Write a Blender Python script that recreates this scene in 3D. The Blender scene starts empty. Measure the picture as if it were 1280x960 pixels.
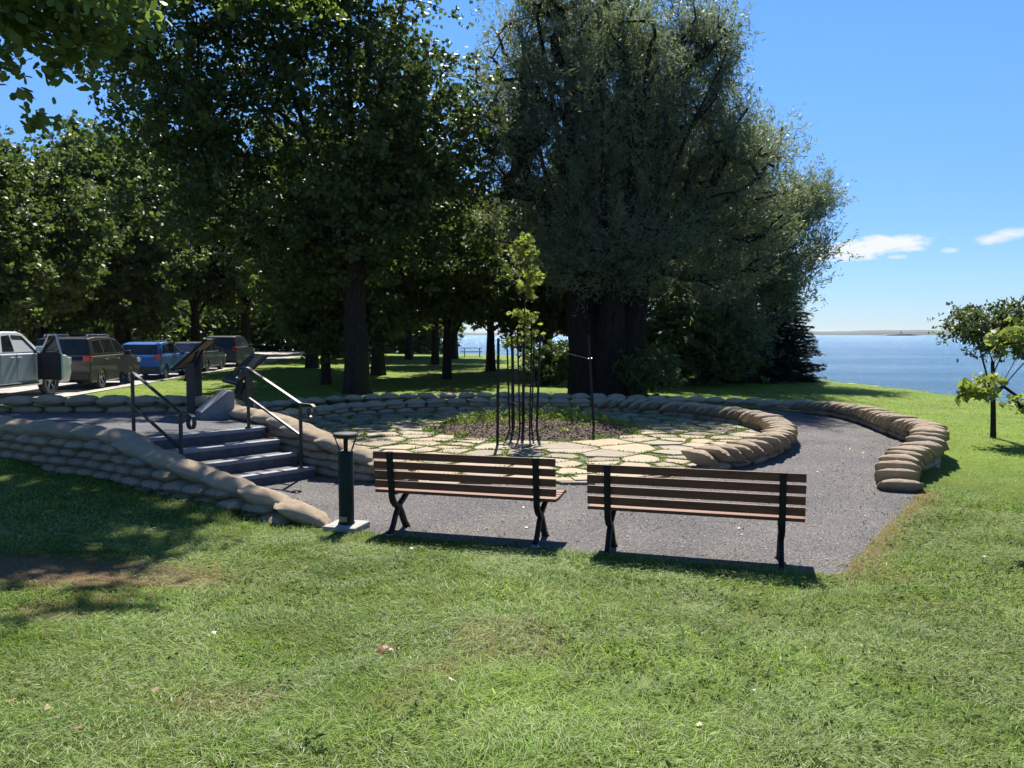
import bpy, bmesh, math, random
import numpy as np
from mathutils import Vector, Matrix
R = math.radians
random.seed(7)
rng = np.random.default_rng(7)
S = bpy.context.scene
COL = S.collection

# ------------------------------------------------------------------ camera, sky, sun, exposure
CAM_Z = 2.0
cam_d = bpy.data.cameras.new('camera'); cam = bpy.data.objects.new('camera', cam_d); COL.objects.link(cam)
cam_d.sensor_width = 36.0; cam_d.lens = 36.0 * 1000 / 1280
cam_d.clip_start = 0.05; cam_d.clip_end = 20000
cam.location = (0, 0, CAM_Z); cam.rotation_euler = (R(90 - 3.55), 0, 0)
S.camera = cam
SUN_EL, SUN_AZ = 52.0, 2.0            # azimuth measured from +Y towards +X
w = bpy.data.worlds.new('World'); S.world = w; w.use_nodes = True
nt = w.node_tree; nt.nodes.clear()
sky = nt.nodes.new('ShaderNodeTexSky'); sky.sky_type = 'NISHITA'; sky.sun_disc = False
sky.sun_elevation = R(SUN_EL); sky.sun_rotation = R(SUN_AZ); sky.altitude = 80
sky.air_density = 1.0; sky.dust_density = 0.0; sky.ozone_density = 1.6
bgn = nt.nodes.new('ShaderNodeBackground'); bgn.inputs[1].default_value = 0.070
outw = nt.nodes.new('ShaderNodeOutputWorld')
hsv = nt.nodes.new('ShaderNodeHueSaturation'); hsv.inputs['Saturation'].default_value = 1.22; nt.links.new(sky.outputs[0], hsv.inputs['Color'])
skm = nt.nodes.new('ShaderNodeMix'); skm.data_type = 'RGBA'; skm.blend_type = 'MULTIPLY'; skm.inputs[0].default_value = 1.0; skm.inputs[7].default_value = (.76, .86, 1.0, 1)
nt.links.new(hsv.outputs[0], skm.inputs[6])
# pale blue instead of cream air just above the horizon, as over the lake in the photograph
wtc = nt.nodes.new('ShaderNodeTexCoord'); wsp = nt.nodes.new('ShaderNodeSeparateXYZ'); nt.links.new(wtc.outputs['Generated'], wsp.inputs[0])
wmr = nt.nodes.new('ShaderNodeMapRange'); wmr.interpolation_type = 'SMOOTHSTEP'; nt.links.new(wsp.outputs[2], wmr.inputs[0])
wmr.inputs[1].default_value = -.02; wmr.inputs[2].default_value = .40; wmr.inputs[3].default_value = 1.0; wmr.inputs[4].default_value = 0.0
skh = nt.nodes.new('ShaderNodeMix'); skh.data_type = 'RGBA'; skh.blend_type = 'MULTIPLY'; skh.inputs[7].default_value = (.47, .56, .82, 1)
nt.links.new(wmr.outputs[0], skh.inputs[0]); nt.links.new(skm.outputs[2], skh.inputs[6]); SKY = skh.outputs[2]
nt.links.new(SKY, bgn.inputs[0]); nt.links.new(bgn.outputs[0], outw.inputs[0])
sun_d = bpy.data.lights.new('sun', 'SUN'); sun_d.energy = 4.8; sun_d.angle = R(0.53); sun_d.color = (1.0, 0.95, 0.87)
sun = bpy.data.objects.new('sun', sun_d); COL.objects.link(sun)
sv = Vector((math.sin(R(SUN_AZ)) * math.cos(R(SUN_EL)), math.cos(R(SUN_AZ)) * math.cos(R(SUN_EL)), math.sin(R(SUN_EL))))
sun.rotation_euler = sv.to_track_quat('Z', 'Y').to_euler(); sun.location = (0, 0, 60)
S.view_settings.view_transform = 'Standard'; S.view_settings.look = 'None'
S.view_settings.exposure = 1.25; S.view_settings.gamma = 1.0; S.view_settings.use_curve_mapping = False
S.cycles.max_bounces = 8; S.cycles.transparent_max_bounces = 8; S.cycles.volume_bounces = 0

# ------------------------------------------------------------------ helpers
def tag(o, label=None, cat=None, group=None, kind=None):
    if label: o['label'] = label
    if cat: o['category'] = cat
    if group: o['group'] = group
    if kind: o['kind'] = kind
    return o

def thing(name, label, cat, loc=(0, 0, 0), rz=0.0, group=None):
    o = bpy.data.objects.new(name, None); COL.objects.link(o)
    o.empty_display_size = 0.2
    o.location = loc; o.rotation_euler = (0, 0, rz)
    return tag(o, label, cat, group)

def link(name, me, mat=None, parent=None):
    o = bpy.data.objects.new(name, me); COL.objects.link(o)
    if mat is not None:
        me.materials.clear()
        for m in (mat if isinstance(mat, (list, tuple)) else [mat]): me.materials.append(m)
    if parent is not None: o.parent = parent
    return o

def copy_tree(o, parent=None):
    kids = [c for c in bpy.data.objects if c.parent == o]
    c = o.copy(); COL.objects.link(c)
    if parent is not None: c.parent = parent
    for k in kids: copy_tree(k, c)
    return c

class MB:
    """collects simple solids and builds them as ONE mesh"""
    def __init__(s): s.v = []; s.f = []
    def add(s, vs, fs):
        n = len(s.v); s.v += [tuple(p) for p in vs]; s.f += [tuple(i + n for i in f) for f in fs]; return s
    def box(s, c, d, rot=None):
        x, y, z = d[0] / 2, d[1] / 2, d[2] / 2
        P = [(-x, -y, -z), (x, -y, -z), (x, y, -z), (-x, y, -z), (-x, -y, z), (x, -y, z), (x, y, z), (-x, y, z)]
        if rot is not None: P = [rot @ Vector(p) for p in P]
        P = [(p[0] + c[0], p[1] + c[1], p[2] + c[2]) for p in P]
        return s.add(P, [(3, 2, 1, 0), (4, 5, 6, 7), (0, 1, 5, 4), (1, 2, 6, 5), (2, 3, 7, 6), (3, 0, 4, 7)])
    def tube(s, pts, rad, n=8, flat=None, side=None, cap=True):
        """swept tube; rad number or list; flat=(w,h) for a flat bar with its width along `side`"""
        pts = [Vector(p) for p in pts]; k = len(pts); rings = []
        if not hasattr(rad, '__len__'): rad = [rad] * k
        up = None
        for i, p in enumerate(pts):
            t = (pts[min(i + 1, k - 1)] - pts[max(i - 1, 0)]).normalized()
            if side is not None: a = Vector(side); a = (a - t * a.dot(t)).normalized()
            else:
                if up is None: up = Vector((0, 0, 1)) if abs(t.z) < .9 else Vector((1, 0, 0))
                a = (up - t * up.dot(t)).normalized(); up = a
            b = t.cross(a)
            if flat:
                W, H = flat[0] / 2 * rad[i], flat[1] / 2 * rad[i]
                rings.append([p + a * W + b * H, p - a * W + b * H, p - a * W - b * H, p + a * W - b * H])
            else:
                rings.append([p + (a * math.cos(2 * math.pi * j / n) + b * math.sin(2 * math.pi * j / n)) * rad[i] for j in range(n)])
        m = len(rings[0]); V = [q for r in rings for q in r]; F = []
        for i in range(k - 1):
            for j in range(m):
                F.append((i * m + j, i * m + (j + 1) % m, (i + 1) * m + (j + 1) % m, (i + 1) * m + j))
        if cap: F += [tuple(range(m - 1, -1, -1)), tuple((k - 1) * m + j for j in range(m))]
        return s.add(V, F)
    def lathe(s, prof, n=24, c=(0, 0, 0), axis='z'):
        V = []; F = []; k = len(prof)
        for j in range(n):
            a = 2 * math.pi * j / n
            for (r, z) in prof:
                if axis == 'z': V.append((c[0] + r * math.cos(a), c[1] + r * math.sin(a), c[2] + z))
                else: V.append((c[0] + z, c[1] + r * math.cos(a), c[2] + r * math.sin(a)))
        for j in range(n):
            for i in range(k - 1):
                F.append((j * k + i, ((j + 1) % n) * k + i, ((j + 1) % n) * k + i + 1, j * k + i + 1))
        return s.add(V, F)
    def prism(s, poly, z0, z1):
        n = len(poly)
        V = [(x, y, z0) for x, y in poly] + [(x, y, z1) for x, y in poly]
        F = [tuple(range(n - 1, -1, -1)), tuple(range(n, 2 * n))] + [(i, (i + 1) % n, n + (i + 1) % n, n + i) for i in range(n)]
        return s.add(V, F)
    def build(s, name, mat, parent=None, smooth=False, bevel=0, fix=True):
        me = bpy.data.meshes.new(name); me.from_pydata(s.v, [], s.f); me.update()
        if fix:
            bm = bmesh.new(); bm.from_mesh(me); bmesh.ops.recalc_face_normals(bm, faces=bm.faces); bm.to_mesh(me); bm.free()
        o = link(name, me, mat, parent)
        if smooth:
            me.polygons.foreach_set('use_smooth', [True] * len(me.polygons))
            try: me.set_sharp_from_angle(angle=R(40))
            except Exception: pass
        if bevel:
            b = o.modifiers.new('b', 'BEVEL'); b.width = bevel; b.segments = 2; b.limit_method = 'ANGLE'; b.angle_limit = R(35)
        return o

def np_mesh(name, V, groups, attrs=None, cols=None, smooth=False):
    """V (N,3); groups: list of (F,k) arrays; attrs {name: per-face float}; cols {name: per-face (F,3)}"""
    me = bpy.data.meshes.new(name)
    V = np.ascontiguousarray(V, dtype=np.float32)
    me.vertices.add(len(V)); me.vertices.foreach_set('co', V.ravel())
    loops = np.concatenate([g.ravel() for g in groups]).astype(np.int32)
    sizes = np.concatenate([np.full(len(g), g.shape[1], dtype=np.int32) for g in groups])
    starts = np.concatenate([[0], np.cumsum(sizes)[:-1]]).astype(np.int32)
    me.loops.add(len(loops)); me.loops.foreach_set('vertex_index', loops)
    me.polygons.add(len(sizes)); me.polygons.foreach_set('loop_start', starts)
    me.update(calc_edges=True)
    if smooth: me.polygons.foreach_set('use_smooth', np.ones(len(sizes), dtype=bool))
    for k, a in (attrs or {}).items():
        at = me.attributes.new(k, 'FLOAT', 'FACE'); at.data.foreach_set('value', np.asarray(a, dtype=np.float32))
    for k, a in (cols or {}).items():
        at = me.attributes.new(k, 'FLOAT_COLOR', 'FACE')
        at.data.foreach_set('color', np.concatenate([a, np.ones((len(a), 1))], 1).astype(np.float32).ravel())
    me.validate()
    return me

def vnoise(x, y, seed=0):
    def h(i, j):
        n = (i * 374761393 + j * 668265263 + seed * 1442695041) & 0x7fffffff
        n = ((n ^ (n >> 13)) * 1274126177) & 0x7fffffff
        return ((n ^ (n >> 16)) & 0xffff) / 65535.0
    x = np.asarray(x, dtype=np.float64); y = np.asarray(y, dtype=np.float64)
    i = np.floor(x).astype(np.int64); j = np.floor(y).astype(np.int64); fx = x - i; fy = y - j
    fx = fx * fx * (3 - 2 * fx); fy = fy * fy * (3 - 2 * fy)
    return (h(i, j) * (1 - fx) + h(i + 1, j) * fx) * (1 - fy) + (h(i, j + 1) * (1 - fx) + h(i + 1, j + 1) * fx) * fy
def fbm(x, y, seed=0, o=4):
    s = 0; a = .5
    for k in range(o): s = s + a * vnoise(np.asarray(x) * 2 ** k, np.asarray(y) * 2 ** k, seed + k); a *= .5
    return s / (1 - .5 ** o)

def sstep(a, b, x):
    t = np.clip((x - a) / (b - a), 0, 1); return t * t * (3 - 2 * t)

_ONES = ['', 'first', 'second', 'third', 'fourth', 'fifth', 'sixth', 'seventh', 'eighth', 'ninth', 'tenth', 'eleventh', 'twelfth',
         'thirteenth', 'fourteenth', 'fifteenth', 'sixteenth', 'seventeenth', 'eighteenth', 'nineteenth']
_TENS = ['', '', 'twent', 'thirt', 'fort', 'fift', 'sixt', 'sevent', 'eight', 'ninet']
def ordinal(n):
    if n < 20: return _ONES[n]
    t, o = divmod(n, 10)
    return _TENS[t] + 'ieth' if o == 0 else _TENS[t] + 'y-' + _ONES[o]

# ------------------------------------------------------------------ materials
def new_mat(name):
    m = bpy.data.materials.new(name); m.use_nodes = True
    n = m.node_tree; b = n.nodes['Principled BSDF']; return m, n, b
def N(n, t, **k):
    x = n.nodes.new(t)
    for a, v in k.items():
        if a.startswith('i_'): x.inputs[int(a[2:])].default_value = v
        else: setattr(x, a, v)
    return x
def ramp(n, fac, stops):
    r = n.nodes.new('ShaderNodeValToRGB'); e = r.color_ramp.elements
    while len(e) < len(stops): e.new(.5)
    for q, (p, c) in zip(e, stops): q.position = p; q.color = (*c, 1)
    n.links.new(fac, r.inputs[0]); return r
def noise(n, vec, scale, detail=5, rough=.6, dist=0):
    t = N(n, 'ShaderNodeTexNoise'); t.inputs['Scale'].default_value = scale; t.inputs['Detail'].default_value = detail
    t.inputs['Roughness'].default_value = rough; t.inputs['Distortion'].default_value = dist
    n.links.new(vec, t.inputs['Vector']); return t
def coords(n, which='Object'): return N(n, 'ShaderNodeTexCoord').outputs[which]
def mixc(n, a, b, fac, mode='MIX'):
    m = N(n, 'ShaderNodeMix', data_type='RGBA', blend_type=mode)
    for s_, v in ((0, fac), (6, a), (7, b)):
        if hasattr(v, 'is_linked') or isinstance(v, bpy.types.NodeSocket): n.links.new(v, m.inputs[s_])
        elif s_ == 0: m.inputs[0].default_value = v
        else: m.inputs[s_].default_value = (*v, 1)
    return m.outputs[2]
def bump(n, b, h, strength, dist=.01):
    u = N(n, 'ShaderNodeBump'); u.inputs['Strength'].default_value = strength; u.inputs['Distance'].default_value = dist
    n.links.new(h, u.inputs['Height']); n.links.new(u.outputs[0], b.inputs['Normal']); return u
def plain(name, c, rough=.6, metal=0, c2=None, scale=8, bs=.15, bscale=60, bd=.004, coat=0, spec=.5):
    m, n, b = new_mat(name); v = coords(n)
    t = noise(n, v, scale); c2 = c2 or tuple(x * .8 for x in c)
    r = ramp(n, t.outputs[0], [(.3, c), (.7, c2)]); n.links.new(r.outputs[0], b.inputs['Base Color'])
    b.inputs['Roughness'].default_value = rough; b.inputs['Metallic'].default_value = metal
    if coat: b.inputs['Coat Weight'].default_value = coat
    if bs: bump(n, b, noise(n, v, bscale, 3).outputs[0], bs, bd)
    b.inputs['Specular IOR Level'].default_value = spec
    return m
def leaf_mat(name, dark, light, yellow, trans=.45, ttint=(1.35, 1.4, .75), rough=.5, spec=.35):
    m, n, b = new_mat(name)
    a = N(n, 'ShaderNodeAttribute', attribute_name='rnd')
    r = ramp(n, a.outputs['Fac'], [(0, dark), (.55, light), (.93, light), (1.0, yellow)])
    n.links.new(r.outputs[0], b.inputs['Base Color']); b.inputs['Roughness'].default_value = rough
    b.inputs['Specular IOR Level'].default_value = spec
    tr = N(n, 'ShaderNodeBsdfTranslucent'); n.links.new(mixc(n, r.outputs[0], ttint, 1.0, 'MULTIPLY'), tr.inputs[0])
    mx = N(n, 'ShaderNodeMixShader'); mx.inputs[0].default_value = trans
    o = n.nodes['Material Output']
    n.links.new(b.outputs[0], mx.inputs[1]); n.links.new(tr.outputs[0], mx.inputs[2]); n.links.new(mx.outputs[0], o.inputs[0])
    return m
M = {}
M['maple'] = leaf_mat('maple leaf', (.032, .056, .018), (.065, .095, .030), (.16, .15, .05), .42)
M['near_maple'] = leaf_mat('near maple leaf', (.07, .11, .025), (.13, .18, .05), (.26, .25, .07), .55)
M['cover'] = None
M['willow'] = leaf_mat('willow leaf', (.075, .10, .060), (.15, .175, .115), (.22, .23, .12), .48)
M['oak'] = leaf_mat('park tree leaf', (.040, .066, .020), (.08, .115, .034), (.19, .18, .05), .45)
M['spruce'] = leaf_mat('spruce needle', (.012, .028, .016), (.022, .042, .024), (.03, .05, .02), .10)
M['locust'] = leaf_mat('small tree leaf', (.035, .060, .022), (.07, .10, .035), (.17, .16, .06), .40)
M['yellow_leaf'] = leaf_mat('yellow green leaf', (.13, .17, .045), (.22, .26, .07), (.48, .42, .08), .45, spec=.2)
M['cover'] = leaf_mat('ground cover leaf', (.07, .125, .03), (.16, .21, .055), (.42, .38, .12), .40, rough=.75, spec=.12)
def bark_mat(name, c1, c2):
    m, n, b = new_mat(name); v = coords(n)
    mp = N(n, 'ShaderNodeMapping'); mp.inputs['Scale'].default_value = (6, 6, 1.1); n.links.new(v, mp.inputs[0])
    t = noise(n, mp.outputs[0], 3.2, 8, .7, .8)
    r = ramp(n, t.outputs[0], [(.35, c1), (.62, c2)]); n.links.new(r.outputs[0], b.inputs['Base Color'])
    b.inputs['Roughness'].default_value = .95; b.inputs['Specular IOR Level'].default_value = .15; bump(n, b, t.outputs[0], 1.0, .16); return m
M['bark'] = bark_mat('bark', (.022, .018, .014), (.07, .057, .045))
M['willow_bark'] = bark_mat('willow bark', (.012, .009, .007), (.042, .033, .026))
M['black_iron'] = plain('black painted iron', (.010, .010, .010), .55, 0, (.016, .015, .015), 30, .2, 200, .001, 0, .2)
M['rail_iron'] = plain('black rail steel', (.014, .014, .016), .45, .25, (.035, .036, .04), 30, .15, 200, .001)
M['green_paint'] = plain('dark green paint', (.004, .014, .007), .55, 0, (.006, .019, .010), 12, .1, 160, .001, 0, .25)
M['grey_metal'] = plain('grey metal', (.25, .26, .27), .35, .8, (.18, .19, .2))
M['concrete'] = plain('pale concrete', (.34, .33, .31), .9, 0, (.24, .23, .22), 14, .6, 90, .004)
M['plinth'] = plain('grey stone plinth', (.20, .20, .20), .8, 0, (.14, .14, .145), 10, .4, 80, .004)
M['plaque'] = plain('pale plaque', (.42, .43, .45), .35, .3, (.34, .35, .37), 18, .1, 80, .001)
M['step'] = plain('dark step stone', (.105, .10, .105), .9, 0, (.055, .055, .062), 9, .8, 130, .006)
M['nosing'] = plain('worn step nosing', (.27, .27, .28), .8, 0, (.19, .19, .2), 22, .6, 120, .004)
M['post_wood'] = plain('dark stained post', (.03, .028, .026), .7, 0, (.05, .045, .04), 20, .4, 60, .003)
M['panel_back'] = plain('tan panel back', (.36, .25, .13), .6, 0, (.26, .18, .09), 6, .2)
M['panel_face'] = plain('dark printed panel', (.02, .025, .03), .7, 0, (.035, .035, .035), 5, .05, 60, .002, 0, .1)
def wood_mat():
    m, n, b = new_mat('red brown slat wood'); v = coords(n)
    mp = N(n, 'ShaderNodeMapping'); mp.inputs['Scale'].default_value = (1.2, 22, 22); n.links.new(v, mp.inputs[0])
    t = noise(n, mp.outputs[0], 4, 7, .65, .4)
    r = ramp(n, t.outputs[0], [(.25, (.080, .024, .009)), (.5, (.145, .046, .016)), (.8, (.22, .085, .034))])
    n.links.new(r.outputs[0], b.inputs['Base Color']); b.inputs['Roughness'].default_value = .55; b.inputs['Specular IOR Level'].default_value = .3
    bump(n, b, t.outputs[0], .35, .003); return m
M['wood'] = wood_mat()
def burlap_mat():
    m, n, b = new_mat('burlap'); v = coords(n)
    oi = N(n, 'ShaderNodeObjectInfo')
    t = noise(n, v, 9, 5); r = ramp(n, t.outputs[0], [(.3, (.50, .38, .245)), (.7, (.65, .51, .35))])
    hr = ramp(n, oi.outputs['Random'], [(0, (.80, .80, .80)), (.25, (.95, .94, .90)), (.55, (1.06, 1.02, .95)), (.8, (.93, .90, .84)), (1, (.86, .88, .88))])
    c = mixc(n, r.outputs[0], hr.outputs[0], 1.0, 'MULTIPLY')
    # dirt stains with a shape of their own
    st = ramp(n, noise(n, v, 3.1, 6, .7, 1.2).outputs[0], [(.56, (1, 1, 1)), (.74, (.70, .67, .62))])
    c = mixc(n, c, st.outputs[0], .8, 'MULTIPLY')
    n.links.new(c, b.inputs['Base Color']); b.inputs['Roughness'].default_value = .95
    b.inputs['Sheen Weight'].default_value = .15
    w1 = N(n, 'ShaderNodeTexWave', wave_type='BANDS', bands_direction='X'); w1.inputs['Scale'].default_value = 90
    w2 = N(n, 'ShaderNodeTexWave', wave_type='BANDS', bands_direction='Y'); w2.inputs['Scale'].default_value = 90
    n.links.new(v, w1.inputs[0]); n.links.new(v, w2.inputs[0])
    ad = N(n, 'ShaderNodeMath', operation='ADD'); n.links.new(w1.outputs[1], ad.inputs[0]); n.links.new(w2.outputs[1], ad.inputs[1])
    wr = noise(n, v, 14, 4, .6, 1.0); a2 = N(n, 'ShaderNodeMath', operation='MULTIPLY_ADD'); a2.inputs[1].default_value = 7.0
    n.links.new(wr.outputs[0], a2.inputs[0]); n.links.new(ad.outputs[0], a2.inputs[2])
    bump(n, b, a2.outputs[0], .8, .008); return m
M['burlap'] = burlap_mat()
def gravel_mat(name, c1, c2, c3, sc=1.0):
    m, n, b = new_mat(name); v = coords(n)
    vo = N(n, 'ShaderNodeTexVoronoi'); vo.inputs['Scale'].default_value = 95 * sc; n.links.new(v, vo.inputs[0])
    hs = N(n, 'ShaderNodeSeparateColor'); n.links.new(vo.outputs['Color'], hs.inputs[0])
    r = ramp(n, hs.outputs[0], [(.0, c1), (.55, c2), (.92, c3), (1, tuple(min(1, x * 1.7) for x in c3))])
    big = ramp(n, noise(n, v, .9, 6, .65).outputs[0], [(.32, (.74, .74, .76)), (.68, (1.22, 1.16, 1.08))])
    mid = ramp(n, noise(n, v, 14, 4, .7).outputs[0], [(.3, (.85, .85, .85)), (.7, (1.12, 1.12, 1.12))])
    c = mixc(n, r.outputs[0], big.outputs[0], 1, 'MULTIPLY'); c = mixc(n, c, mid.outputs[0], 1, 'MULTIPLY')
    n.links.new(c, b.inputs['Base Color']); b.inputs['Roughness'].default_value = .95
    ad = N(n, 'ShaderNodeMath', operation='MULTIPLY_ADD'); ad.inputs[1].default_value = 1.5
    n.links.new(noise(n, v, 22, 4, .7).outputs[0], ad.inputs[0]); n.links.new(vo.outputs['Distance'], ad.inputs[2])
    bump(n, b, ad.outputs[0], .9, .012); return m
M['gravel'] = gravel_mat('grey crushed gravel', (.042, .039, .039), (.096, .089, .088), (.185, .173, .165))
M['terrace'] = gravel_mat('dark packed screenings', (.055, .055, .065), (.10, .10, .11), (.16, .16, .17))
M['road'] = gravel_mat('pale road surface', (.26, .25, .23), (.36, .34, .31), (.45, .43, .40), .5)
def stone_mat():
    m, n, b = new_mat('flagstone'); v = coords(n)
    a = N(n, 'ShaderNodeAttribute', attribute_name='rnd')
    r = ramp(n, a.outputs['Fac'], [(0, (.19, .155, .11)), (.3, (.27, .215, .145)), (.65, (.33, .26, .165)), (.85, (.32, .225, .145)), (1, (.24, .21, .165))])
    t = ramp(n, noise(n, v, 5, 7, .7, .6).outputs[0], [(.3, (.74, .74, .73)), (.65, (1.08, 1.08, 1.06))])
    c = mixc(n, r.outputs[0], t.outputs[0], 1, 'MULTIPLY')
    n.links.new(c, b.inputs['Base Color']); b.inputs['Roughness'].default_value = .85
    bump(n, b, noise(n, v, 24, 6, .7).outputs[0], .5, .01); return m
M['flag'] = stone_mat()
M['soil'] = plain('joint soil', (.085, .125, .035), .95, 0, (.075, .075, .035), 25, .8, 80, .01)
M['mulch'] = plain('dark mulch', (.045, .03, .022), .95, 0, (.09, .06, .045), 40, 1.0, 90, .02)
M['rock'] = plain('shore rock', (.30, .26, .22), .9, 0, (.2, .17, .15), .3, .5, 2, .2)

def lawn_mat():
    m, n, b = new_mat('lawn ground'); v = coords(n, 'Object')
    t1 = noise(n, v, .55, 6, .65); t2 = noise(n, v, 6, 6, .75); t3 = noise(n, v, 45, 3, .7)
    r1 = ramp(n, t1.outputs[0], [(.32, (.105, .165, .018)), (.52, (.140, .200, .024)), (.70, (.185, .225, .036))])
    r2 = ramp(n, t2.outputs[0], [(.3, (.70, .72, .7)), (.7, (1.22, 1.2, 1.15))])
    r3 = ramp(n, t3.outputs[0], [(.3, (.65, .68, .6)), (.7, (1.3, 1.28, 1.2))])
    c = mixc(n, r1.outputs[0], r2.outputs[0], 1, 'MULTIPLY'); c = mixc(n, c, r3.outputs[0], 1, 'MULTIPLY')
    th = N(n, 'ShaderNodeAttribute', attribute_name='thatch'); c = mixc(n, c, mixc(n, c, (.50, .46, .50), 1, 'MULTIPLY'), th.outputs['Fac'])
    dr = N(n, 'ShaderNodeAttribute', attribute_name='dry'); c = mixc(n, c, (.17, .115, .06), dr.outputs['Fac'])
    n.links.new(c, b.inputs['Base Color']); b.inputs['Roughness'].default_value = .9
    b.inputs['Specular IOR Level'].default_value = .15
    bump(n, b, t3.outputs[0], .8, .04); return m
M['lawn'] = lawn_mat()
def blade_mat():
    m, n, b = new_mat('grass blade')
    a = N(n, 'ShaderNodeAttribute', attribute_name='tint')
    n.links.new(a.outputs['Color'], b.inputs['Base Color']); b.inputs['Roughness'].default_value = .6
    b.inputs['Specular IOR Level'].default_value = .22
    tr = N(n, 'ShaderNodeBsdfTranslucent'); n.links.new(mixc(n, a.outputs['Color'], (1.25, 1.3, .6), 1, 'MULTIPLY'), tr.inputs[0])
    mx = N(n, 'ShaderNodeMixShader'); mx.inputs[0].default_value = .42
    n.links.new(b.outputs[0], mx.inputs[1]); n.links.new(tr.outputs[0], mx.inputs[2]); n.links.new(mx.outputs[0], n.nodes['Material Output'].inputs[0])
    return m
M['blade'] = blade_mat()
def water_mat():
    m, n, b = new_mat('lake water'); v = coords(n)
    b.inputs['Base Color'].default_value = (.035, .085, .135, 1); b.inputs['Roughness'].default_value = .22
    b.inputs['IOR'].default_value = 1.33
    mp = N(n, 'ShaderNodeMapping'); mp.inputs['Scale'].default_value = (.5, 1.3, 1); mp.inputs['Rotation'].default_value = (0, 0, R(12)); n.links.new(v, mp.inputs[0])
    t = noise(n, mp.outputs[0], 1.1, 8, .72, .6); t2 = noise(n, mp.outputs[0], .05, 4, .6)
    mu = N(n, 'ShaderNodeMath', operation='MULTIPLY'); n.links.new(t.outputs[0], mu.inputs[0]); n.links.new(t2.outputs[0], mu.inputs[1])
    bump(n, b, mu.outputs[0], 1.0, 2.2)
    r = ramp(n, noise(n, mp.outputs[0], .012, 5, .6).outputs[0], [(.4, (.04, .14, .23)), (.62, (.07, .18, .28))])
    n.links.new(r.outputs[0], b.inputs['Base Color']); return m
M['water'] = water_mat()
def paint(name, c, rough=.38): return plain(name, c, rough, .1, tuple(x * .93 for x in c), 4, .0, 60, .001, .35)
M['white_paint'] = paint('white car paint', (.55, .57, .60)); M['brown_paint'] = paint('dark bronze car paint', (.014, .011, .010))
M['blue_paint'] = paint('bright blue car paint', (.010, .095, .33)); M['navy_paint'] = paint('dark blue car paint', (.012, .018, .035))
M['black_paint'] = paint('black car paint', (.015, .015, .018)); M['grey_paint'] = paint('grey car paint', (.16, .17, .18))
M['silver'] = plain('silver trim', (.55, .55, .56), .25, .9, None, 8, 0)
M['rubber'] = plain('tyre rubber', (.018, .018, .018), .85, 0, (.03, .03, .03), 20, .3)
M['dark_plastic'] = plain('dark plastic', (.02, .02, .022), .6, 0, (.03, .03, .032))
M['car_glass'] = plain('tinted glass', (.006, .007, .008), .12, 0, (.02, .024, .028), 3, 0)
M['red_lens'] = plain('red lens', (.35, .01, .01), .12, 0, (.25, .008, .008), 8, 0)
M['clear_lens'] = plain('clear lens', (.6, .6, .62), .1, .2, None, 8, 0)
M['plate'] = plain('licence plate', (.6, .6, .62), .5, 0, (.5, .5, .54))

# clouds: procedural, in the sky itself, far beyond everything
def clouds():
    v = N(nt, 'ShaderNodeTexCoord').outputs['Generated']
    sp = N(nt, 'ShaderNodeSeparateXYZ'); nt.links.new(v, sp.inputs[0])
    def mt(op, a, b=None):
        x = N(nt, 'ShaderNodeMath', operation=op)
        for i, q in enumerate((a, b)):
            if q is None: continue
            if isinstance(q, (int, float)): x.inputs[i].default_value = q
            else: nt.links.new(q, x.inputs[i])
        return x.outputs[0]
    az = mt('ARCTAN2', sp.outputs[0], sp.outputs[1]); el = mt('ARCSINE', sp.outputs[2])
    cb = N(nt, 'ShaderNodeCombineXYZ'); nt.links.new(mt('MULTIPLY', az, 14.0), cb.inputs[0]); nt.links.new(mt('MULTIPLY', el, 42.0), cb.inputs[1])
    tn = noise(nt, cb.outputs[0], 1.6, 9, .62, .5)
    tn2 = noise(nt, cb.outputs[0], 7.0, 5, .65, .3)
    total = None
    # azimuth, elevation, half widths, tilt: (radians)
    for (a0, e0, wa, we, k, gain) in ((.405, .0965, .088, .0125, .085, 1.6), (.548, .104, .026, .0075, .12, .8), (.497, .0915, .010, .0035, 0, .6), (.445, .0865, .012, .003, 0, .5)):
        da = mt('DIVIDE', mt('SUBTRACT', az, a0), wa)
        de = mt('DIVIDE', mt('SUBTRACT', mt('SUBTRACT', el, e0), mt('MULTIPLY', mt('SUBTRACT', az, a0), k)), we)
        d2 = mt('ADD', mt('MULTIPLY', da, da), mt('MULTIPLY', de, de))
        g = mt('SUBTRACT', 1.0, d2); g = mt('ADD', g, mt('MULTIPLY', mt('SUBTRACT', tn.outputs[0], .47), 2.6)); g = mt('ADD', g, mt('MULTIPLY', mt('SUBTRACT', tn2.outputs[0], .5), 1.2))
        g = mt('MULTIPLY', g, gain)
        x = N(nt, 'ShaderNodeClamp'); nt.links.new(mt('MULTIPLY', g, .9), x.inputs[0]); g = x.outputs[0]
        total = g if total is None else mt('MAXIMUM', total, g)
    m = N(nt, 'ShaderNodeMix', data_type='RGBA'); nt.links.new(total, m.inputs[0])
    nt.links.new(SKY, m.inputs[6]); m.inputs[7].default_value = (5.6, 5.8, 6.1, 1)
    nt.links.new(m.outputs[2], bgn.inputs[0])
clouds()

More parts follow.
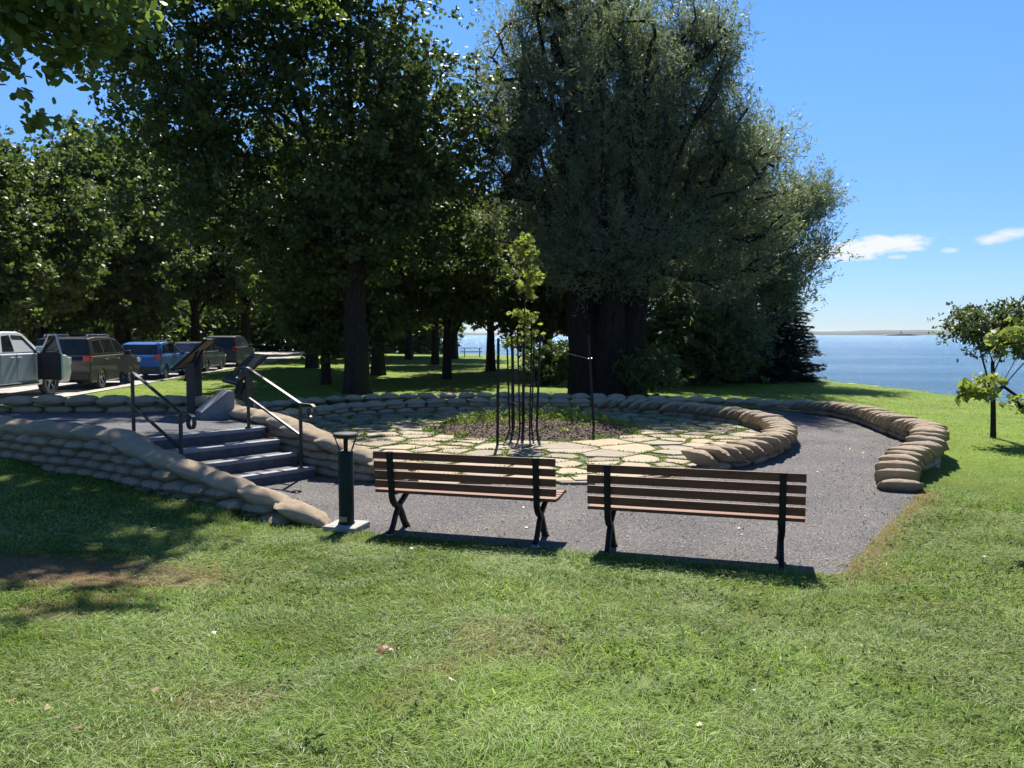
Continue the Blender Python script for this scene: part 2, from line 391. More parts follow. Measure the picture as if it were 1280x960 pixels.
# ------------------------------------------------------------------ plan of the place (metres; X right, Y away, gravel at Z = 0)
def spline2(path):
    P = [np.array(p[:2], float) for p in path]; out = []
    for i in range(len(P) - 1):
        a = P[max(i - 1, 0)]; b_ = P[i]; c = P[i + 1]; d = P[min(i + 2, len(P) - 1)]
        for k in range(0, 12, 3 if i else 12):
            t = k / 12; q = .5 * ((2 * b_) + (c - a) * t + (2 * a - 5 * b_ + 4 * c - d) * t * t + (3 * b_ - a - 3 * c + d) * t ** 3); out.append((float(q[0]), float(q[1])))
    return out
OUTER = [(4.98, 10.12, .03), (5.06, 10.42, .15), (5.28, 10.82, .26), (5.75, 11.45, .32), (6.32, 12.15, .33), (6.72, 12.85, .42), (7.3, 14.0, .40),
         (7.65, 16, .33), (7.95, 18, .31), (7.9, 19.5, .27), (7.4, 20.8, .24), (6.3, 21.9, .22), (5.0, 22.7, .20), (3, 23.3, .22), (0, 23.5, .26),
         (-3, 22.9, .28), (-5.4, 21.3, .28), (-6.6, 19, .28), (-6.75, 16, .35), (-6.7, 14.6, .5)]
RING = [(-3.65, 12.45, .62), (-4.35, 13.5, .5), (-4.95, 14.8, .38), (-5.15, 16.2, .30), (-4.9, 18, .28), (-4.0, 19.7, .28), (-2.3, 20.9, .28), (0, 21.3, .28),
        (2.4, 20.9, .28), (4.1, 19.6, .28), (5.05, 17.8, .28), (5.25, 16, .28), (4.85, 14.3, .28), (4.15, 13.0, .28), (3.3, 12.05, .27), (2.7, 11.65, .25)]
FLANK = [(-4.75, 13.6, .76), (-4.15, 12.9, .74), (-3.6, 12.35, .71), (-3.1, 11.85, .62), (-2.72, 11.45, .54), (-2.3, 11.12, .45), (-1.9, 10.9, .34), (-1.6, 10.82, .16)]
LEFT = [(-9.6, 12.7, .80), (-7.0, 11.0, .80), (-4.95, 9.88, .79), (-4.45, 9.5, .68), (-3.9, 9.18, .55), (-3.35, 8.86, .45), (-2.85, 8.62, .35), (-2.4, 8.42, .23), (-1.95, 8.24, .09)]
BACK = [(-10.6, 13.9, .72), (-9.2, 14.35, .86), (-7.5, 14.4, .86), (-6.0, 14.4, .86), (-4.9, 14.1, .84)]
HARD = [(-2.0, 8.12), (-1.28, 7.88), (-.4, 7.58), (.37, 7.28), (1.5, 6.88), (2.66, 6.50), (2.85, 6.62), (3.3, 7.3), (3.8, 8.05), (4.5, 9.0), (5.1, 9.85)] + \
       spline2(OUTER)[5:-3] + [(-6.75, 14.2), (-5.2, 12.5), (-5.2, 10.2), (-4.2, 9.3), (-3.0, 8.65)]
TERR = [(-5.27, 10.27), (-4.95, 9.9), (-7.0, 11.05), (-9.7, 12.8), (-10.6, 13.9), (-9.2, 14.35), (-4.9, 14.2), (-4.3, 13.1), (-3.72, 12.05)]
GARDEN = [(x, y) for x, y, z in RING] + [(2.2, 11.0), (1.0, 10.62), (0, 10.55), (-1.0, 10.62), (-1.7, 10.85), (-2.4, 11.2), (-3.1, 11.85)]

def poly_sd(poly, X, Y):
    """signed distance, negative inside"""
    P = np.array(poly, dtype=float); Q = np.roll(P, -1, 0)
    d = np.full(X.shape, 1e9); ins = np.zeros(X.shape, bool)
    for (x0, y0), (x1, y1) in zip(P, Q):
        ex, ey = x1 - x0, y1 - y0; L = ex * ex + ey * ey + 1e-12
        t = np.clip(((X - x0) * ex + (Y - y0) * ey) / L, 0, 1)
        d = np.minimum(d, (X - x0 - t * ex) ** 2 + (Y - y0 - t * ey) ** 2)
        c = ((y0 > Y) != (y1 > Y)) & (X < ex * (Y - y0) / (ey if abs(ey) > 1e-12 else 1e-12) + x0)
        ins ^= c
    d = np.sqrt(d); return np.where(ins, -d, d)

CTRL = np.array([(0, 0, .42), (0, 2.5, .40), (-5, 2.5, .42), (5, 2.5, .30), (0, 5, .22), (-4, 5, .28), (-2.5, 7.0, .12), (-4.3, 8.9, .19), (-5.6, 9.6, .25), (-7, 10.4, .35),
                 (-12, 8, .45), (-12, 15, .35), (-8.5, 16.5, .25), (-13, 24, .15), (-13, 40, .15), (-13, 60, .15), (0, 26, .08), (0, 40, .10), (0, 70, .08), (-30, 30, .2), (-30, 60, .2),
                 (10, 16, -.10), (10, 30, -.15), (6.5, 9.5, -.08), (8, 13, -.12), (5, 6, .06), (10, 6, 0), (16, 25, -.25), (4.2, 6.2, .05), (1, 6.3, .08), (-1, 7.3, .07), (2.7, 6.1, .06), (15, 10, -.12),
                 (18, 18, -.3), (4.6, 8.4, 0)])
def road_edge(y): return np.interp(y, [8, 24, 60, 95], [-13.25, -13.1, -16.8, -21.0])
def dryness(x, y):
    dry1 = np.exp(-(((x + 3.5) / 1.25) ** 2 + ((y - 5.95) / .42) ** 2) ** 1.5)
    d2 = poly_sd([(2.75, 6.6), (3.3, 7.4), (3.85, 8.1), (4.5, 9.0), (5.1, 9.9), (5.05, 9.95), (4.4, 9.05), (3.8, 8.15), (3.2, 7.4)], x, y)
    dry2 = np.exp(-np.maximum(0, np.abs(d2) - .05) ** 2 / .03) * (x > 2.6) * (1.15 * (fbm(x * 2.4, y * 2.4, 8, 3)))
    dry3 = sstep(.66, .80, fbm(x * 1.1 + 30, y * 1.1, 44, 4)) * .35
    k = .75 + .7 * (fbm(x * 3, y * 3, 12, 3) - .3)
    return np.clip(np.maximum(np.maximum(dry1 * 1.5 * k, dry2), dry3), 0, 1)
def lawn_z(X, Y):
    X = np.asarray(X, float); Y = np.asarray(Y, float); s = np.zeros(X.shape); q = np.zeros(X.shape)
    for x, y, z in CTRL:
        w_ = 1 / ((X - x) ** 2 + (Y - y) ** 2 + .8) ** 2; s += w_ * z; q += w_
    z = s / q
    sd = poly_sd(HARD, X, Y)
    k = (1 - sstep(.0, 1.0, sd)) * sstep(-3.4, -2.2, X) * (Y < 12)
    z = z * (1 - k) + .012 * k
    near = (Y < 16)
    z = z + (fbm(X * .9, Y * .9, 5) - .5) * .06 * near * sstep(.2, 1.5, sd)
    zi = np.clip(.012 + (sd + .03) * .5 + (fbm(X * 5, Y * 5, 61, 3) - .5) * .05 * (sd < 0), -.12, .3)
    z = np.where(sd < 0, np.minimum(z, zi), z)
    st = poly_sd(TERR, X, Y); z = np.where(st < 0, -.1, z)
    return z
SHORE = [(24, -400), (22, -50), (19.5, 0), (18.3, 14), (17.6, 27), (15.6, 36), (12, 50), (7, 66), (0, 76), (-12, 82), (-50, 92), (-250, 150), (-4000, 500)]
LAND = SHORE + [(-9000, 500), (-9000, -400)]

# ------------------------------------------------------------------ ground sheet, lake
def ground():
    xs = np.unique(np.concatenate([np.linspace(-9, 9.5, 160), np.linspace(-40, 40, 130), np.array([-9000, -4000, -2000, -1000, -500, -250, -150, -100, -70, 60, 120, 300, 9000.])]))
    ys = np.unique(np.concatenate([np.linspace(1.0, 25, 190), np.linspace(-20, 110, 140), np.array([-400, -200, -80, 140, 200, 300, 480, 520, 9000.])]))
    X, Y = np.meshgrid(xs, ys); Z = lawn_z(X, Y)
    sd = poly_sd(LAND, X, Y); Z = np.where(sd > -.8, Z + (-2.6 - Z) * sstep(-.8, 2.2, sd), Z)
    Z = np.where(sd > 2.2, -3.0, Z)
    V = np.stack([X, Y, Z], -1).reshape(-1, 3); nx, ny = len(xs), len(ys)
    i = np.arange(nx - 1)[None] + np.arange(ny - 1)[:, None] * nx
    F = np.stack([i, i + 1, i + nx + 1, i + nx], -1).reshape(-1, 4)
    me = np_mesh('lawn', V, [F], smooth=True)
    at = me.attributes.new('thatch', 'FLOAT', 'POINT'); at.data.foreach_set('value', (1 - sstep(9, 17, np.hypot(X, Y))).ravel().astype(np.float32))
    at = me.attributes.new('dry', 'FLOAT', 'POINT'); at.data.foreach_set('value', dryness(X, Y).ravel().astype(np.float32))
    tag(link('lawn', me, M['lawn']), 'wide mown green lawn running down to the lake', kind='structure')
ground()
b = MB(); b.add([(-9000, -3000, -1.5), (9000, -3000, -1.5), (9000, 12000, -1.5), (-9000, 12000, -1.5)], [(0, 1, 2, 3)])
tag(b.build('lake_water', M['water'], fix=False), 'blue rippled lake', kind='structure')
# stony rim along the shore
b = MB(); rr = random.Random(3)
for (x0, y0), (x1, y1) in zip(SHORE[2:9], SHORE[3:10]):
    L = math.hypot(x1 - x0, y1 - y0); n_ = int(L / .45)
    for k in range(n_):
        t = (k + rr.random()) / n_; s_ = rr.uniform(.12, .32); x = x0 + (x1 - x0) * t + rr.uniform(.2, .9); y = y0 + (y1 - y0) * t
        pts = []
        for q in range(6):
            a = q * math.pi / 3; pts.append((x + s_ * math.cos(a) * rr.uniform(.7, 1.2), y + s_ * math.sin(a) * rr.uniform(.7, 1.2)))
        zb = float(lawn_z(np.array([x]), np.array([y]))[0]); b.prism(pts, -1.9, zb - rr.uniform(.12, .5))
tag(b.build('shore_rocks', M['rock']), 'pale stones along the edge of the lawn at the water', kind='stuff')

def sheet(name, poly, z, mat, label, kind='structure', zb=None):
    bm = bmesh.new()
    f = bm.faces.new([bm.verts.new((x, y, z)) for x, y in poly]); bmesh.ops.triangulate(bm, faces=[f])
    if zb is not None:
        r_ = bmesh.ops.extrude_face_region(bm, geom=list(bm.faces)); vs = [e for e in r_['geom'] if isinstance(e, bmesh.types.BMVert)]
        for v_ in vs: v_.co.z = zb
    bmesh.ops.recalc_face_normals(bm, faces=bm.faces)
    me = bpy.data.meshes.new(name); bm.to_mesh(me); bm.free()
    o = link(name, me, mat); return tag(o, label, kind=kind)
sheet('gravel_path', HARD, 0.0, M['gravel'], 'grey crushed gravel path sweeping round the flagstone circle')
sheet('terrace_paving', TERR, .60, M['terrace'], 'dark packed terrace at the head of the steps', zb=-.2)
sheet('garden_soil', [(x, y + (.22 if y < 11 and -2 < x < 2.5 else 0)) for x, y in GARDEN], .006, M['soil'], 'soil between the flagstones')
# road with parked cars and its pale verge
b = MB(); b.add([(-24.5, 8, .175), (-13.25, 8, .175), (-13.1, 24, .175), (-16.8, 60, .175), (-21, 95, .175), (-27.5, 95, .175)], [(0, 1, 2, 3, 4, 5)])
b.build('road', M['road'], fix=False)['kind'] = 'structure'

# ------------------------------------------------------------------ steps
ND = Vector((.66, .75, 0)).normalized(); DD = Vector((.75, -.66, 0)).normalized(); R0 = Vector((-3.75, 12.0, 0)); TREAD = .44; WID = 2.35
st = thing('stone_steps', 'short flight of dark grey steps with pale worn edges down from the terrace', 'steps', (R0.x, R0.y, 0), 0)
rot = Matrix((ND.to_tuple(), DD.to_tuple(), (0, 0, 1))).transposed()   # local x along nosing, y down the stair
for i in range(4):
    zt = .60 - .15 * i
    y0 = -.35 if i == 0 else (i - 1) * TREAD + .004
    y1 = i * TREAD
    c = rot @ Vector((-WID / 2, (y0 + y1) / 2, zt / 2 - .006 + (.003 if i == 0 else 0) - .05)); bb = MB(); bb.box(c, (WID, y1 - y0, zt + .0 - .012 + .1), rot)
    bb.build('step', M['step'], st, bevel=.006)
    c = rot @ Vector((-WID / 2, y1 - .05, zt - .02)); bb = MB(); bb.box(c, (WID + .004, .115, .052), rot)
    bb.build('nosing', M['nosing'], st, bevel=.008)

# ------------------------------------------------------------------ handrails
def handrail(name, label, bottom, top):
    t = thing(name, label, 'handrail', (bottom.x, bottom.y, bottom.z), 0, 'black handrails beside the steps')
    o = Vector((0, 0, 0)); q = top - bottom; H = .90
    sd = (q.x, q.y, 0); side = Vector((-q.y, q.x, 0)).normalized(); d = Vector((-q.x, -q.y, 0)).normalized(); up = Vector((0, 0, 1))
    for p in (o, q):
        b_ = MB(); b_.tube([p, p + up * H], 1, flat=(.038, .038), side=side); b_.box(p + up * .008, (.09, .09, .016)); b_.build('post', M['rail_iron'], t, bevel=.003)
    A = q + up * H; B = o + up * H
    def curl(P, dirv, sgn=1, start=.26):
        pts = [P, P + dirv * start]
        c = P + dirv * start - up * .10
        for k in range(1, 17):
            a = k * R(22); r_ = .10 - .0028 * k
            pts.append(c + dirv * math.sin(a) * r_ + up * math.cos(a) * r_)
        return pts
    b_ = MB(); b_.tube([A, B], 1, flat=(.05, .014), side=side); b_.build('top_rail', M['rail_iron'], t, bevel=.002)
    b_ = MB(); b_.tube([q + up * .45, o + up * .45], 1, flat=(.03, .03), side=side); b_.build('lower_rail', M['rail_iron'], t)
    b_ = MB(); b_.tube(curl(B, d), 1, flat=(.05, .012), side=side); b_.build('scroll_end', M['rail_iron'], t)
    b_ = MB(); b_.tube(curl(A, -d), 1, flat=(.05, .012), side=side); b_.build('scroll_end', M['rail_iron'], t)
handrail('handrail', 'black metal handrail with scroll ends on the near left side of the steps', Vector((-4.03, 9.68, .15)), Vector((-5.02, 10.56, .61)))
handrail('handrail', 'black metal handrail with scroll ends on the far right side of the steps', Vector((-2.92, 11.0, .15)), Vector((-3.93, 11.88, .61)))

# ------------------------------------------------------------------ sandbags
def bag_mesh(L, W, H, seed, ex=.62):
    rg = np.random.default_rng(seed); nu, nv = 24, 15
    u = np.linspace(-1, 1, nu); v = np.linspace(-1, 1, nv); U, Vv = np.meshgrid(u, v, indexing='ij')
    Ui = np.clip(np.abs(U) / .90, 0, 1); fr = (1 - Ui ** 2.8) * (1 - np.abs(Vv) ** 2.1)
    pinch = 1 - .17 * np.abs(U) ** 5 + .05 * np.cos(U * 3 + rg.uniform(0, 6)) * .5
    X = U * L * 1.06 / 2 * (1 - .10 * np.abs(Vv) ** 4 * (np.abs(U) > .5)); Y = Vv * W / 2 * pinch
    X = X * (1 - .03 * (1 - Vv ** 2)) + .0
    s1, s2 = rg.integers(1, 900, 2)
    nz = (fbm(U * 2.2 + 9, Vv * 2.2 + 9, int(s1), 3) - .5); nz2 = (fbm(U * 2.2 + 5, Vv * 2.2 + 5, int(s2), 3) - .5)
    T = H / 2 * np.clip(fr, 0, 1) ** ex * 1.08
    wr = .006 * np.sin(Vv * 14 + rg.uniform(0, 6) + U * 2) * np.abs(U) ** 2 * (fr > .02)
    fo = .010 * np.sin(U * 9 + 5 * nz2 + rg.uniform(0, 6)) * np.abs(nz * 2) ; Zt = T * (1 + .40 * nz) + wr * 1.5 + .004 + fo * (fr > .1); Zb = -T * (.92 + .3 * nz2)
    cx = rg.uniform(-.006, .006, U.shape); Y = Y + cx * (fr > .02)
    ear = (np.abs(U) > .93) & (np.abs(Vv) > .8); Zt = Zt - .012 * ear; Zb = Zb - .012 * ear
    edge = fr < 1e-6
    frill = .010 * np.sin(Vv * 11 + rg.uniform(0, 6)) * (np.abs(U) > .9); Zm = frill; Zt = np.where(edge, Zm + .004, Zt); Zb = np.where(edge, Zm - .004, Zb)
    top = np.stack([X, Y, Zt], -1).reshape(-1, 3); bot = np.stack([X, Y, Zb], -1).reshape(-1, 3)
    i = (np.arange(nu - 1)[:, None] * nv + np.arange(nv - 1)[None])
    Ft = np.stack([i, i + nv, i + nv + 1, i + 1], -1).reshape(-1, 4); n0 = nu * nv
    Fb = np.stack([i, i + 1, i + nv + 1, i + nv], -1).reshape(-1, 4) + n0
    per = [a * nv for a in range(nu)] + [(nu - 1) * nv + c for c in range(1, nv)] + [a * nv + nv - 1 for a in range(nu - 2, -1, -1)] + [c for c in range(nv - 2, 0, -1)]
    per = np.array(per); nx_ = np.roll(per, -1); Fs = np.stack([nx_, per, per + n0, nx_ + n0], -1)
    me = np_mesh('sandbag', np.concatenate([top, bot]), [np.concatenate([Ft, Fb, Fs])], smooth=True)
    me.materials.append(M['burlap']); return me
STR = [bag_mesh(.56, .37, .185, 10 + k) for k in range(7)]
LOWB = [bag_mesh(.52, .35, .140, 70 + k, .36) for k in range(7)]
HED = [bag_mesh(.55, .42, .180, 40 + k) for k in range(7)]
N_BAGS = 0
STUFF_BAGS = []
def put_bag(meshes, p, yaw, roll=0, pitch=0, sc=(1, 1, 1), label='', group='', stuff=False):
    global N_BAGS
    me_ = rr.choice(meshes)
    m = Matrix.Translation(p) @ Matrix.Rotation(yaw, 4, 'Z') @ Matrix.Rotation(pitch, 4, 'Y') @ Matrix.Rotation(roll, 4, 'X') @ Matrix.Diagonal((*sc, 1))
    if stuff: STUFF_BAGS.append((me_, m)); return
    o = bpy.data.objects.new('sandbag', me_); COL.objects.link(o); o.matrix_world = m
    tag(o, label, 'sandbag', group); N_BAGS += 1; return o

def resample(path):
    P = [Vector(p) for p in path]; fine = []
    for i in range(len(P) - 1):      # catmull-rom in plan, linear in height
        a = P[max(i - 1, 0)]; b_ = P[i]; c = P[i + 1]; d = P[min(i + 2, len(P) - 1)]
        for k in range(12):
            t = k / 12
            q = .5 * ((2 * b_) + (c - a) * t + (2 * a - 5 * b_ + 4 * c - d) * t * t + (3 * b_ - a - 3 * c + d) * t ** 3)
            q.z = b_.z + (c.z - b_.z) * t; fine.append(q)
    fine.append(P[-1]); s = [0]
    for i in range(1, len(fine)): s.append(s[-1] + math.hypot(fine[i].x - fine[i - 1].x, fine[i].y - fine[i - 1].y))
    return fine, s
def at_s(fine, s, q):
    q = max(0, min(q, s[-1])); i = 1
    while i < len(s) - 1 and s[i] < q: i += 1
    t = (q - s[i - 1]) / max(1e-9, s[i] - s[i - 1]); p = fine[i - 1].lerp(fine[i], t); d = fine[i] - fine[i - 1]
    return p, math.atan2(d.y, d.x)
COURSE = ['bottom', 'second', 'third', 'fourth', 'fifth', 'sixth', 'seventh']
COUNTS = {}
def wall(path, wallname, start, header, zbase, pitch=.45, hp=.285, ch=.115, group='', tilt=-22, offs=0.0, top_h=.13, cross=False, low=None, tops=1.0, stuff='', shingle=0.0, tp=None):
    """bags laid along the wall in level courses, the top one across it (header) or along it"""
    fine, s = resample(path); L = s[-1]
    lev = []
    zmin = min(zbase(*at_s(fine, s, L * k / 40)[0][:2]) for k in range(41)); k = 0
    z = zmin
    while z < max(p[2] for p in path): lev.append(z); z += ch
    for ci, z in enumerate(lev):
        cnt = 0; q = pitch / 2 + (pitch / 2 if ci % 2 else 0)
        while q < L - pitch * .3:
            p, a = at_s(fine, s, q)
            zb = zbase(p.x, p.y)
            if z + ch > zb + .01 and z + ch * .85 + top_h * .75 < p.z + .02 and (low is None or low(p.x, p.y, ci)):
                cnt += 1; COUNTS[(wallname, ci)] = cnt
                off = Vector((-math.sin(a), math.cos(a), 0)) * (offs + rr.uniform(-.025, .025))
                put_bag(LOWB, Vector((p.x, p.y, z + ch / 2)) + off, a + (math.pi / 2 if cross else 0) + rr.uniform(-.09, .09), roll=rr.uniform(-.06, .06), pitch=rr.uniform(-.03, .03), sc=(rr.uniform(.92, 1.04), rr.uniform(.92, 1.02), rr.uniform(.92, 1.04)),
                        label=f'{ordinal(cnt)} sandbag from {start} in {COURSE[min(ci, 6)]} course of {wallname}', group=group, stuff='low' in stuff)
            q += pitch * rr.uniform(.96, 1.04)
    q = .1; cnt = 0; step = hp if header else (tp or pitch)
    while q < L:
        p, a = at_s(fine, s, q); cnt += 1; COUNTS[(wallname, 'top')] = cnt
        lab = f'{ordinal(cnt)} sandbag from {start} along the top of {wallname}'
        if header:
            put_bag(HED, (p.x, p.y, p.z - top_h * .5 + rr.uniform(-.018, .022)), a + math.pi / 2 + rr.uniform(-.14, .14), roll=R(tilt + rr.uniform(-5, 5)), pitch=rr.uniform(-.05, .05),
                    sc=(rr.uniform(.92, 1.06), rr.uniform(.92, 1.1), rr.uniform(.9, 1.12)), label=lab, group=group)
        else:
            pn, _ = at_s(fine, s, q + .2); pv, _ = at_s(fine, s, q - .2); slope = math.atan2(pv.z - pn.z, .4)
            put_bag(STR, (p.x, p.y, p.z - top_h * .5 + rr.uniform(-.006, .01)), a + rr.uniform(-.08, .08) + shingle * .9, roll=rr.uniform(-.07, .07), pitch=slope * .7 + rr.uniform(-.06, .06) + shingle * .35,
                    sc=(rr.uniform(.95, 1.06) * tops, rr.uniform(1.0, 1.12) * tops, rr.uniform(.95, 1.1) * tops), label=lab, group=group, stuff='top' in stuff)
        q += step * rr.uniform(.92, 1.08)
lz = lambda x, y: float(lawn_z(np.array([x]), np.array([y]))[0])
wall(OUTER[:11], 'the right outer wall', 'its near end', True, lambda x, y: -.13, group='sandbags of the outer wall', tilt=30, hp=.29, pitch=.52, low=lambda x, y, c: y < 13.5 or c in (1, 2))
wall(OUTER[10:], 'the far outer wall', 'the right', False, lambda x, y: .05, pitch=.56, group='sandbags of the outer wall', low=lambda x, y, c: x < -6 or x > 6, stuff='low')
wall(RING[:9][::-1], 'the garden ring far side', 'the right', False, lambda x, y: -.02, pitch=.56, group='sandbags of the garden ring', stuff='low')
wall(RING[8:], 'the garden ring right side', 'its far end', True, lambda x, y: -.02, group='sandbags of the garden ring', tilt=-30, pitch=.56, hp=.29, low=lambda x, y, c: c == 0)
wall(FLANK, 'the wall right of the steps', 'its upper end', False, lambda x, y: -.02, pitch=.40, group='sandbags right of the steps', low=lambda x, y, c: y < 12.3, tp=.46, tops=1.08, shingle=.25)
wall(LEFT, 'the front left wall', 'its left end', False, lambda x, y: max(-.02, lz(x - .1, y - .28) - .06), pitch=.355, group='sandbags of the front left wall', cross=True, tops=1.08, low=lambda x, y, c: x > -8.2, tp=.50, shingle=.55)
wall(BACK, 'the terrace back wall', 'the left', False, lambda x, y: .58, pitch=.56, group='sandbags of the terrace back wall')
if STUFF_BAGS:
    Vb = []; Fb_ = []; o_ = 0
    for me_, m_ in STUFF_BAGS:
        co = np.empty(len(me_.vertices) * 3, np.float32); me_.vertices.foreach_get('co', co); co = co.reshape(-1, 3); A_ = np.array(m_)
        Vb.append(co @ A_[:3, :3].T + A_[:3, 3]); f_ = np.empty(len(me_.loops), np.int32); me_.loops.foreach_get('vertex_index', f_); Fb_.append(f_.reshape(-1, 4) + o_); o_ += len(co)
    tag(link('lower_sandbags', np_mesh('lower_sandbags', np.concatenate(Vb), [np.concatenate(Fb_)], smooth=True), M['burlap']), 'lower courses of small far sandbags round the back of the ring', kind='stuff')
print(COUNTS)
print('BAGS', N_BAGS)

# ------------------------------------------------------------------ flagstones and mulch bed
BEDC = (.45, 16.75); BEDR = (2.1, 1.95)
def clip(poly, nx, ny, c):
    out = []
    for i in range(len(poly)):
        p, q = poly[i], poly[(i + 1) % len(poly)]; a = p[0] * nx + p[1] * ny - c; b_ = q[0] * nx + q[1] * ny - c
        if a <= 0: out.append(p)
        if (a < 0) != (b_ < 0) and abs(a - b_) > 1e-12:
            t = a / (a - b_); out.append((p[0] + (q[0] - p[0]) * t, p[1] + (q[1] - p[1]) * t))
    return out
def flagstones():
    rg = np.random.default_rng(5); pts = np.array([[0.0, 12.5]])
    for _ in range(26000):
        p = np.array([rg.uniform(-5.5, 5.8), rg.uniform(10.2, 21.8)]); big = .36 + .46 * float(vnoise(p[0] * .9, p[1] * .9, 3))
        if (np.hypot((p[0] - pts[:, 0]) * .82, (p[1] - pts[:, 1]) * 1.2) > big * rg.uniform(.75, 1.35)).all(): pts = np.vstack([pts, p])
    P = np.array(pts); sdp = poly_sd(GARDEN, P[:, 0], P[:, 1])
    V = []; F = []; A = []
    for i, p in enumerate(P):
        if sdp[i] > .15: continue
        if ((p[0] - BEDC[0]) / BEDR[0]) ** 2 + ((p[1] - BEDC[1]) / BEDR[1]) ** 2 < 1.05: continue
        d = np.hypot(*(P - p).T); idx = np.argsort(d)[1:16]; poly = [(p[0] - 1, p[1] - 1), (p[0] + 1, p[1] - 1), (p[0] + 1, p[1] + 1), (p[0] - 1, p[1] + 1)]
        for j in idx:
            n_ = (P[j] - p) / d[j]; m_ = (P[j] + p) / 2; gap = rg.uniform(.012, .038) if rg.random() < .7 else rg.uniform(.04, .085)
            poly = clip(poly, n_[0], n_[1], float(n_ @ m_) - gap)
            if len(poly) < 3: break
        if len(poly) < 3: continue
        if rg.random() < .35:      # a broken corner
            a = rg.uniform(0, 6.28); r_ = d[idx[0]] * .45; poly = clip(poly, math.cos(a), math.sin(a), p[0] * math.cos(a) + p[1] * math.sin(a) + r_)
        if len(poly) < 3: continue
        q = []
        for k in range(len(poly)):   # wobble the edges a little
            a_, b_ = poly[k], poly[(k + 1) % len(poly)]; q.append(a_); L = math.hypot(b_[0] - a_[0], b_[1] - a_[1])
            if L > .16:
                m_ = ((a_[0] + b_[0]) / 2, (a_[1] + b_[1]) / 2); o_ = rg.uniform(-.016, .008); q.append((m_[0] + (b_[1] - a_[1]) / L * o_, m_[1] - (b_[0] - a_[0]) / L * o_))
        poly = q
        sx = poly_sd(GARDEN, np.array([c[0] for c in poly]), np.array([c[1] for c in poly]))
        if sx.max() > .12: poly = [c for c, s_ in zip(poly, sx) if s_ < .12]
        if len(poly) < 3: continue
        z = .030 + rg.uniform(-.006, .006); tx, ty = rg.uniform(-.008, .008, 2); n0 = len(V); n_ = len(poly); c0 = np.mean(poly, 0)
        V += [(x, y, -.01) for x, y in poly] + [(x, y, z - .006) for x, y in poly]
        V += [(c0[0] + (x - c0[0]) * .975, c0[1] + (y - c0[1]) * .975, z + tx * (x - c0[0]) + ty * (y - c0[1])) for x, y in poly]
        for lay in (0, 1):
            for k in range(n_): F.append([n0 + lay * n_ + k, n0 + lay * n_ + (k + 1) % n_, n0 + (lay + 1) * n_ + (k + 1) % n_, n0 + (lay + 1) * n_ + k])
        F.append([n0 + 2 * n_ + k for k in range(n_)]); A += [rg.random()] * (2 * n_ + 1)
    me = bpy.data.meshes.new('flagstone_paving'); me.from_pydata(V, [], F); me.update()
    at = me.attributes.new('rnd', 'FLOAT', 'FACE'); at.data.foreach_set('value', A)
    tag(link('flagstone_paving', me, M['flag']), 'tan irregular flagstones laid round the planting bed', kind='structure')
    return P
FP = flagstones()
def edging():
    V = []; b_ = MB(); A = []; r_ = random.Random(8); q = 0
    arcp = [(2.45, 11.25), (1.7, 10.86), (1.0, 10.66), (.2, 10.58), (-.6, 10.6), (-1.3, 10.72), (-1.75, 10.86)]
    L = [0]
    for a, c in zip(arcp, arcp[1:]): L.append(L[-1] + math.dist(a, c))
    def at(t):
        i = max(0, min(len(L) - 2, sum(1 for l in L if l <= t) - 1)); f = (t - L[i]) / (L[i + 1] - L[i]); return [arcp[i][k] + (arcp[i + 1][k] - arcp[i][k]) * f for k in (0, 1)]
    while q < L[-1] - .1:
        w_ = r_.uniform(.28, .5); e = min(q + w_, L[-1]); a = at(q + .012); c = at(e - .012); dx, dy = c[0] - a[0], c[1] - a[1]; l = math.hypot(dx, dy); nx_, ny_ = dy / l, -dx / l
        if ny_ < 0: nx_, ny_ = -nx_, -ny_
        h0, h1 = r_.uniform(-.03, .02), r_.uniform(.20, .28); k = len(b_.f)
        b_.prism([(a[0] + nx_ * h0, a[1] + ny_ * h0), (c[0] + nx_ * h0, c[1] + ny_ * (h0 + .02)), (c[0] + nx_ * h1, c[1] + ny_ * h1), (a[0] + nx_ * h1, a[1] + ny_ * (h1 - .02))], -.02, .045 + r_.uniform(-.006, .008)); A += [r_.uniform(.5, .9)] * (len(b_.f) - k); q = e
    o = b_.build('stone_edging', M['flag'], bevel=.006, fix=False); at_ = o.data.attributes.new('rnd', 'FLOAT', 'FACE'); at_.data.foreach_set('value', A); tag(o, 'row of tan edging stones along the front of the flagstones', kind='structure')
edging()
def mound():
    n, m = 48, 10; V = [(BEDC[0], BEDC[1], .17)]; F = []
    for i in range(1, m + 1):
        for j in range(n):
            a = 2 * math.pi * j / n; wob = 1 + .05 * math.sin(a * 3 + 1) + .03 * math.sin(a * 7); t = i / m
            x = BEDC[0] + BEDR[0] * t * wob * math.cos(a); y = BEDC[1] + BEDR[1] * t * wob * math.sin(a)
            V.append((x, y, .17 * (1 - t ** 2.2) + .004 + (fbm(x * 4, y * 4, 8) - .5) * .05 * (1 - t ** 6)))
    for j in range(n): F.append((0, 1 + j, 1 + (j + 1) % n))
    for i in range(m - 1):
        for j in range(n): F.append((1 + i * n + j, 1 + (i + 1) * n + j, 1 + (i + 1) * n + (j + 1) % n, 1 + i * n + (j + 1) % n))
    me = bpy.data.meshes.new('mulch_bed'); me.from_pydata(V, [], [tuple(map(int, f)) for f in F]); me.update()
    me.polygons.foreach_set('use_smooth', [True] * len(me.polygons))
    tag(link('mulch_bed', me, M['mulch']), 'low mound of dark mulch round the sapling', kind='structure')
mound()
def bed_z(x, y):
    t = np.sqrt(((x - BEDC[0]) / BEDR[0]) ** 2 + ((y - BEDC[1]) / BEDR[1]) ** 2); return .17 * (1 - np.clip(t, 0, 1) ** 2.2)

